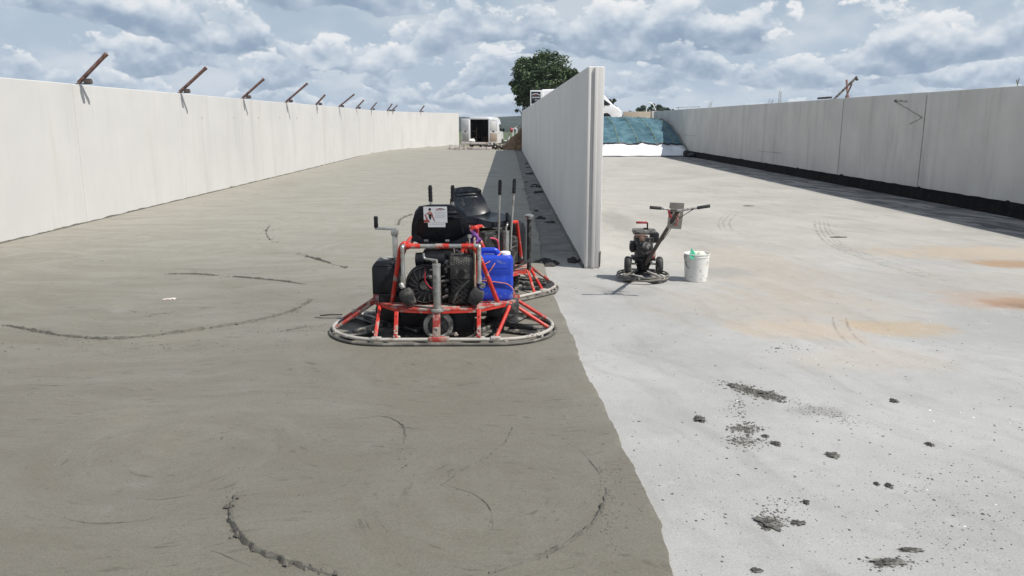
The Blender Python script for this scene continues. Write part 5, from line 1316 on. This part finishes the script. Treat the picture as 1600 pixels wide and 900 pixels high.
    q.add([(-.80, a[0] + .05, a[3] - .06 + .02), (.80, a[0] + .05, a[3] - .06 + .02), (.86, b[0] - .05, b[3] + .07 + .02), (-.86, b[0] - .05, b[3] + .07 + .02)], [(0, 1, 2, 3)]); q.build('windscreen', M['glass'], root, smooth=0)
    for s_ in (-1, 1):
        q = MB(); xw = s_ * (wd * .965 + .006)
        q.add([(xw, L * .60, 1.45), (xw, L * .60, 2.05), (xw * .985, L * .735, 2.05), (xw * .995, L * .845, 1.52), (xw, L * .845, 1.42)], [(0, 1, 2, 3, 4)]); q.build('side_window', M['glass'], root, smooth=0)
        q = MB(); q.box((s_ * (wd + .004), L * .46, 1.15), (.012, .012, 1.5)); q.box((s_ * (wd + .004), L * .30, 1.0), (.012, 1.7, .03)); q.box((s_ * (wd + .01), L * .575, 1.3), (.02, .14, .05)); q.build('side_trim', M['panelgrey'], root)
        q = MB(); q.box((s_ * (wd + .10), L * .79, 1.55), (.2, .10, .26)); q.build('wing_mirror', M['plastic'], root, bevel=.03)
        q = MB(); q.add([(s_ * wd * .86, L * .962, .80), (s_ * wd * .90, L * .915, 1.12), (s_ * wd * .72, L * .962, 1.04), (s_ * wd * .62, L * .994, .82)], [(0, 1, 2, 3)]); q.build('headlight', M['alu'], root)
    if logo:
        pass

v1 = thing('parked_van', 'white van seen from behind with both rear doors open and a dark load bay', 'van', (-2.22, 66.3, -.42), R(-11), 'white vans behind the silo')
van(v1, H=2.62)
# small load inside and behind it
q = MB(); q.blob((0, 0, .12), (.28, .25, .18), 3, 2, .4); tag(q.build('sack', M['white_plastic'], loc=(-2.85, 66.6, .17), smooth=40), 'white sack in the open back of the left van', 'sack')
v2 = thing('parked_van', 'white van seen side on above the tarpaulin, facing right, mostly behind the middle wall', 'van', (3.0, 69.0, 1.78), R(-90), 'white vans behind the silo')
van(v2, L=6.8, H=2.72)
# open rear door of the second van, lettered window
t = MB(); 
DW = .95; q = MB(); q.box((-DW / 2, 0, 1.0), (DW, .05, 1.95)); 
for c in list(v2.children):
    if c.name.startswith('rear_door'):
        for k_ in list(c.children): bpy.data.objects.remove(k_)
        bpy.data.objects.remove(c)
dr = q.build('rear_door', M['vanwhite'], v2, loc=(1.04, -.02, .66), bevel=.02, rotz=R(90 - 180) + math.pi)
dr.rotation_euler.z = R(90); dr['label'] = 'rear door swung open with a lettered dark window'
q = MB(); q.box((-DW / 2, .029, 1.38), (DW - .16, .010, .98)); q.box((-DW / 2, -.029, 1.38), (DW - .16, .010, .98)); q.build('door_window', M['glass'], dr, bevel=.004)
q = MB(); mx = Matrix.Translation((-DW / 2, -.036, 1.42)) @ Matrix.Rotation(R(90), 4, 'X')
arc = [(-.34 + .68 * i / 12, .13 + .17 * math.sin(math.pi * (.12 + .80 * i / 12))) for i in range(13)]
q.poly([(a, b, 0) for a, b in arc] + [(a, b - .05, 0) for a, b in reversed(arc)], 0, mx)
tv, tf = text_polys('avs', .22); q.add([(x_ * 1.0 - .18, y_ + .07, .001) for x_, y_, _ in tv], tf, 1, mx)
for (x, y_, w_, h_) in ((-.32, -.08, .2, .1), (-.09, -.08, .16, .1), (.10, -.08, .22, .1), (-.1, -.27, .3, .06)): q.poly([(x, y_, .0005), (x + w_, y_, .0005), (x + w_, y_ + h_, .0005), (x, y_ + h_, .0005)], 2, mx)
q.build('lettering', [M['paper'], M['redink'], M['paper_grey']], dr, smooth=0, recalc=False)

# ------------------------------------------------------------------ things at the far end of the left yard
q = MB()
N = 34
for i in range(N + 1):
    for j in range(N + 1):
        u, v_ = i / N, j / N; x = -1.3 + 4.4 * u; yy = -2.2 + 4.6 * v_
        r_ = math.sqrt((x / 1.75 - .25) ** 2 + (yy / 2.1) ** 2) if x < .45 else abs(yy / 2.1)
        if x >= .45: r_ = math.sqrt((max(0, x - 1.0) / 2.2) ** 2 + (yy / 2.1) ** 2)
        else: r_ = math.sqrt(((x - .45) / 1.65) ** 2 + (yy / 2.1) ** 2)
        z = 1.75 * max(0, 1 - r_) ** .85 + .16 * mnoise.noise(Vector((x * 2, yy * 2, 0))) * (r_ < 1.02) + .07 * mnoise.noise(Vector((x * 6, yy * 6, 3))) * (r_ < 1)
        q.v.append(Vector((x, yy, z - .08)))
for i in range(N):
    for j in range(N): o = i * (N + 1) + j; q.f.append([o, o + N + 1, o + N + 2, o + 1]); q.mi.append(0)
tag(q.build('earth_heap', M['soil'], loc=(.85, 54.2, 0), smooth=25), 'brown earth heap against the far end of the middle wall', 'earth heap')
q = MB(); r_ = random.Random(6)
for (x0, x1, z0_) in ((-3.9, -2.7, .0), (-2.75, -1.9, .02), (-2.0, -.95, .0)):
    q.box(((x0 + x1) / 2, r_.uniform(-.2, .2), .11 + z0_), (x1 - x0, .05, .20), rot=(0, r_.uniform(-.03, .03), r_.uniform(-.05, .05)))
bd = thing('shuttering', 'pale low shuttering boards at the far end of the fresh slab below the van', 'shuttering', (0, 53.4, 0))
for (x0, x1, yy, hh, rz) in ((-3.9, -2.65, 0, .17, .02), (-2.7, -1.85, .05, .20, -.03), (-1.95, -.95, -.03, .19, .02), (-3.0, -1.2, .8, .42, .01)):
    q = MB(); q.box(((x0 + x1) / 2, yy, hh / 2), (x1 - x0, .05, hh if hh < .3 else .14), rot=(0, 0, rz)); o = q.build('board', M['board'], bd, bevel=.006)
    if hh > .3: o.location.z = .2
for i, x in enumerate((-3.75, -3.35, -3.1, -2.72, -2.35, -1.6, -1.3)):
    q = MB(); q.tube([(x, -.06, -.1), (x + r_.uniform(-.02, .02), -.06, r_.uniform(.3, .55))], .016, 6); q.build('stake', M['board'] if i % 2 else M['rust'], bd)
q = MB()
for k in range(46):
    q.blob((r_.uniform(-.75, .5), r_.uniform(-.4, .5), r_.uniform(0, .3)), (r_.uniform(.06, .16),) * 2 + (r_.uniform(.05, .12),), k, 1, .5)
tag(q.build('rubble', [M['darkclod']], loc=(-.75, 54.6, 0), smooth=20), 'dark rubble between the shuttering boards and the earth heap', 'rubble', kind='stuff')
q = MB()
for k in range(16): q.blob((r_.uniform(-.7, .5), r_.uniform(-.5, .3), r_.uniform(.1, .34)), (r_.uniform(.05, .10),) * 2 + (.05,), k + 60, 1, .5)
tag(q.build('pale_rubble', M['board'], loc=(-.75, 54.4, 0), smooth=20), 'pale broken pieces lying on the dark rubble', 'rubble', kind='stuff')
fr = thing('tubular_frame', 'white tubular frame with a red round head standing behind the earth heap', 'frame', (.5, 60.5, -.39))
q = MB(); q.tube(fillet([(-.05, 0, 0), (.02, 0, 1.72), (.30, 0, 1.70), (.30, 0, .3)], .08), .045, 8); q.build('hoop', M['vanwhite'], fr)
q = MB(); q.tube([(-.55, 0, .5), (-.12, 0, 1.6)], .025, 6); q.tube([(-.75, .1, .3), (-.25, .1, 1.55)], .02, 6); q.tube([(-.6, 0, .85), (-.3, .1, .85)], .02, 6); q.build('ladder', M['galv'], fr)
q = MB(); q.blob((-.10, -.1, 1.62), (.13, .12, .17), 2, 2, .15); q.build('red_head', M['redplastic'], fr)
q = MB(); q.box((-.32, .1, .9), (.18, .12, .5)); q.build('white_canister', M['vanwhite'], fr, bevel=.04)
q = MB(); q.box((0, 0, 0), (1.0, .14, .05), rot=(0, -.45, .3)); tag(q.build('plank', M['board'], loc=(.95, 53.6, 1.62), bevel=.005), 'pale plank lying on top of the earth heap', 'plank')

# wall stub and field boundary beyond the heap
w_ = thing('boundary_wall', 'low beige concrete wall behind the tarpaulin heap', 'wall', (0, 72., 0))
q = MB(); q.box((11.7, 0, 1.35), (2.5, .2, 2.75)); q.build('wall_panel', mat('beige_concrete', (.42, .37, .30), .9, var=.12), w_, bevel=.01)
q = MB(); q.box((13.35, -.05, 1.38), (.75, .2, 2.8)); q.build('wall_panel', M['wall_right'], w_, bevel=.01)
q = MB(); q.tube(fillet([(0, 0, -2), (0, 0, .9), (.25, 0, 1.35), (.9, 0, 1.25), (1.35, 0, .3)], .5), .09, 6); tag(q.build('white_pipe', M['vanwhite'], loc=(20.5, 118, 3.2)), 'white bent pipe in front of the distant trees', 'pipe')
q = MB(); q.tube([(-1.6, 0, 0), (1.6, 0, .12)], .03, 5)
for x in (-1.2, 1.4): q.tube([(x, 0, -3), (x, 0, .1)], .03, 5)
tag(q.build('rail', M['steel'], loc=(23.2, 103, 3.6)), 'thin grey rail beyond the far end of the right wall', 'rail')

# ------------------------------------------------------------------ TREES
def leaves(mb, c, rad, n, size, r_, shell=.55):
    for k in range(n):
        while True:
            d = Vector((r_.gauss(0, 1), r_.gauss(0, 1), r_.gauss(0, 1)))
            if d.length > .01: break
        d.normalize(); rr = shell + (1 - shell) * r_.random() ** .6
        p = Vector((c[0] + d.x * rad[0] * rr, c[1] + d.y * rad[1] * rr, c[2] + d.z * rad[2] * rr))
        s_ = size * r_.uniform(.6, 1.25); a = Vector((r_.gauss(0, 1), r_.gauss(0, 1), r_.gauss(0, .6))).normalized(); b = a.cross(Vector((r_.gauss(0, 1), r_.gauss(0, 1), r_.gauss(0, 1)))).normalized()
        o = len(mb.v); mb.v += [p - a * s_, p + b * s_ * .45, p + a * s_, p - b * s_ * .45]; mb.f.append([o, o + 1, o + 2, o + 3]); mb.mi.append(0)
def tree(label, loc, cr, H, n_cl, n_leaf, size, seed, m_, trunk=.22, name='broadleaf_tree', holes=.0):
    t = thing(name, label, 'tree', loc); r_ = random.Random(seed)
    q = MB(); base = H - cr[2]; q.tube([(0, 0, -.3), (.05, .05, base * .6), (-.05, 0, base + .2 * cr[2]), (.1, 0, H)], [trunk * 1.3, trunk, trunk * .75, trunk * .3], 9)
    for k in range(9):
        a = r_.uniform(0, 6.28); el_ = r_.uniform(.1, .9); z0 = base * .7 + r_.uniform(0, cr[2])
        e = Vector((math.cos(a) * cr[0] * .8, math.sin(a) * cr[1] * .8, H - cr[2] * .3 + cr[2] * (el_ - .3)))
        q.tube([(0, 0, z0), tuple(Vector((0, 0, z0)).lerp(e, .5) + Vector((0, 0, -.2))), tuple(e)], [trunk * .5, trunk * .3, trunk * .1], 6)
    q.build('trunk', M['bark'], t)
    q = MB()
    for k in range(n_cl):
        while True:
            d = Vector((r_.uniform(-1, 1), r_.uniform(-1, 1), r_.uniform(-1, 1)))
            if d.length <= 1: break
        d = d * (1 if d.length < .0001 else (.35 + .65 * d.length) / max(.3, d.length) * min(1, d.length + .25)); 
        wob = 1 + .16 * mnoise.noise(d.normalized() * 2.2 + Vector((seed, 0, 0)))
        c = (d.x * cr[0] * .84 * wob, d.y * cr[1] * .84 * wob, H + d.z * cr[2] * .86 * wob)
        s_ = r_.uniform(.35, 1.0) * cr[0] * .25
        leaves(q, c, (s_, s_, s_ * .8), n_leaf, size, r_, .2)
    cw = q.build('crown', m_, t, smooth=0, recalc=False)
    return t, q, cw
tree('large round dark green tree behind the middle wall', (3.95, 86, 1.2), (4.25, 3.6, 3.15), 4.75, 180, 150, .17, 5, M['leaf'], .2)
tree('drooping low branches of a shrub left of the large round tree', (1.75, 85.5, .2), (1.5, 1.2, 1.7), 4.0, 22, 75, .16, 8, M['leaf'], .07, 'shrub')
tree('slender small tree rising behind the nose of the right van', (10.9, 84, 1.2), (1.0, .9, 1.6), 2.15, 13, 70, .15, 9, M['leaf'], .06)
hz_ = random.Random(77)
for i, (px, top, wd_, yy, l_) in enumerate(((992, 168, 26, 170, 'leftmost low tree of the distant group beyond the tarpaulin'), (1004, 164, 30, 176, 'second tree of the distant group beyond the tarpaulin'), (1018, 160.5, 34, 180, 'tallest tree in the middle of the distant group'), (1034, 163, 26, 174, 'tree on the right shoulder of the distant group'), (1045, 165, 20, 172, 'rightmost tree of the distant group beside the right wall'), (980, 172, 14, 168, 'lowest bush at the left end of the distant group'))):
    xx = (px - 791) / 1232. * yy; zt = CAMH + (190 - top) / 1232. * yy; rw_ = wd_ / 1232. * yy * .5
    tree(l_, (xx, yy, -.4), (rw_, rw_, (zt + .4) * .42), (zt + .4) * .58, 40, 60, .30, 20 + i, M['leaf_far'], .18)['group'] if False else tree(l_, (xx, yy, -.4), (rw_, rw_, (zt + .4) * .42), (zt + .4) * .58, 40, 60, .30, 20 + i, M['leaf_far'], .18)[0].__setitem__('group', 'distant trees beyond the heap')

# ------------------------------------------------------------------ HILLS
q = MB(); nx, ny = 500, 10
for j in range(ny + 1):
    for i in range(nx + 1):
        x = -1500 + 3000 * i / nx; yy = 760 + 500 * j / ny
        e = min(1, j / 3.)
        base_ = 9.2 + 3 * mnoise.noise(Vector((x * .004, 0, 0))) + 1.2 * mnoise.noise(Vector((x * .02, yy * .02, 0)))
        z = -1.5 + (base_ + 1.0 * mnoise.noise(Vector((x * .16, yy * .1, 3)))) * e * (1 if j < 8 else .6)
        q.v.append(Vector((x, yy, z)))
for j in range(ny):
    for i in range(nx): o = j * (nx + 1) + i; q.f.append([o, o + 1, o + nx + 2, o + nx + 1]); q.mi.append(0)
tag(q.build('hills', M['forest'], smooth=40), 'low dark wooded hills on the horizon', kind='structure')

# ------------------------------------------------------------------ thin summer haze
HZ = 0.0002
hm = bpy.data.materials.new('air_haze'); hm.use_nodes = True; h_ = NT(hm.node_tree); h_.n.clear()
ho = h_.new('ShaderNodeOutputMaterial'); hv = h_.new('ShaderNodeVolumePrincipled')
hv.inputs['Color'].default_value = (.80, .88, .96, 1); hv.inputs['Density'].default_value = HZ; hv.inputs['Anisotropy'].default_value = .2
h_.l.new(hv.outputs[0], ho.inputs['Volume'])
q = MB(); q.box((0, 1600, 8.5), (5400, 4200, 25))
if HZ > 0: tag(q.build('haze', hm, smooth=0), 'thin pale haze over the fields', kind='stuff')
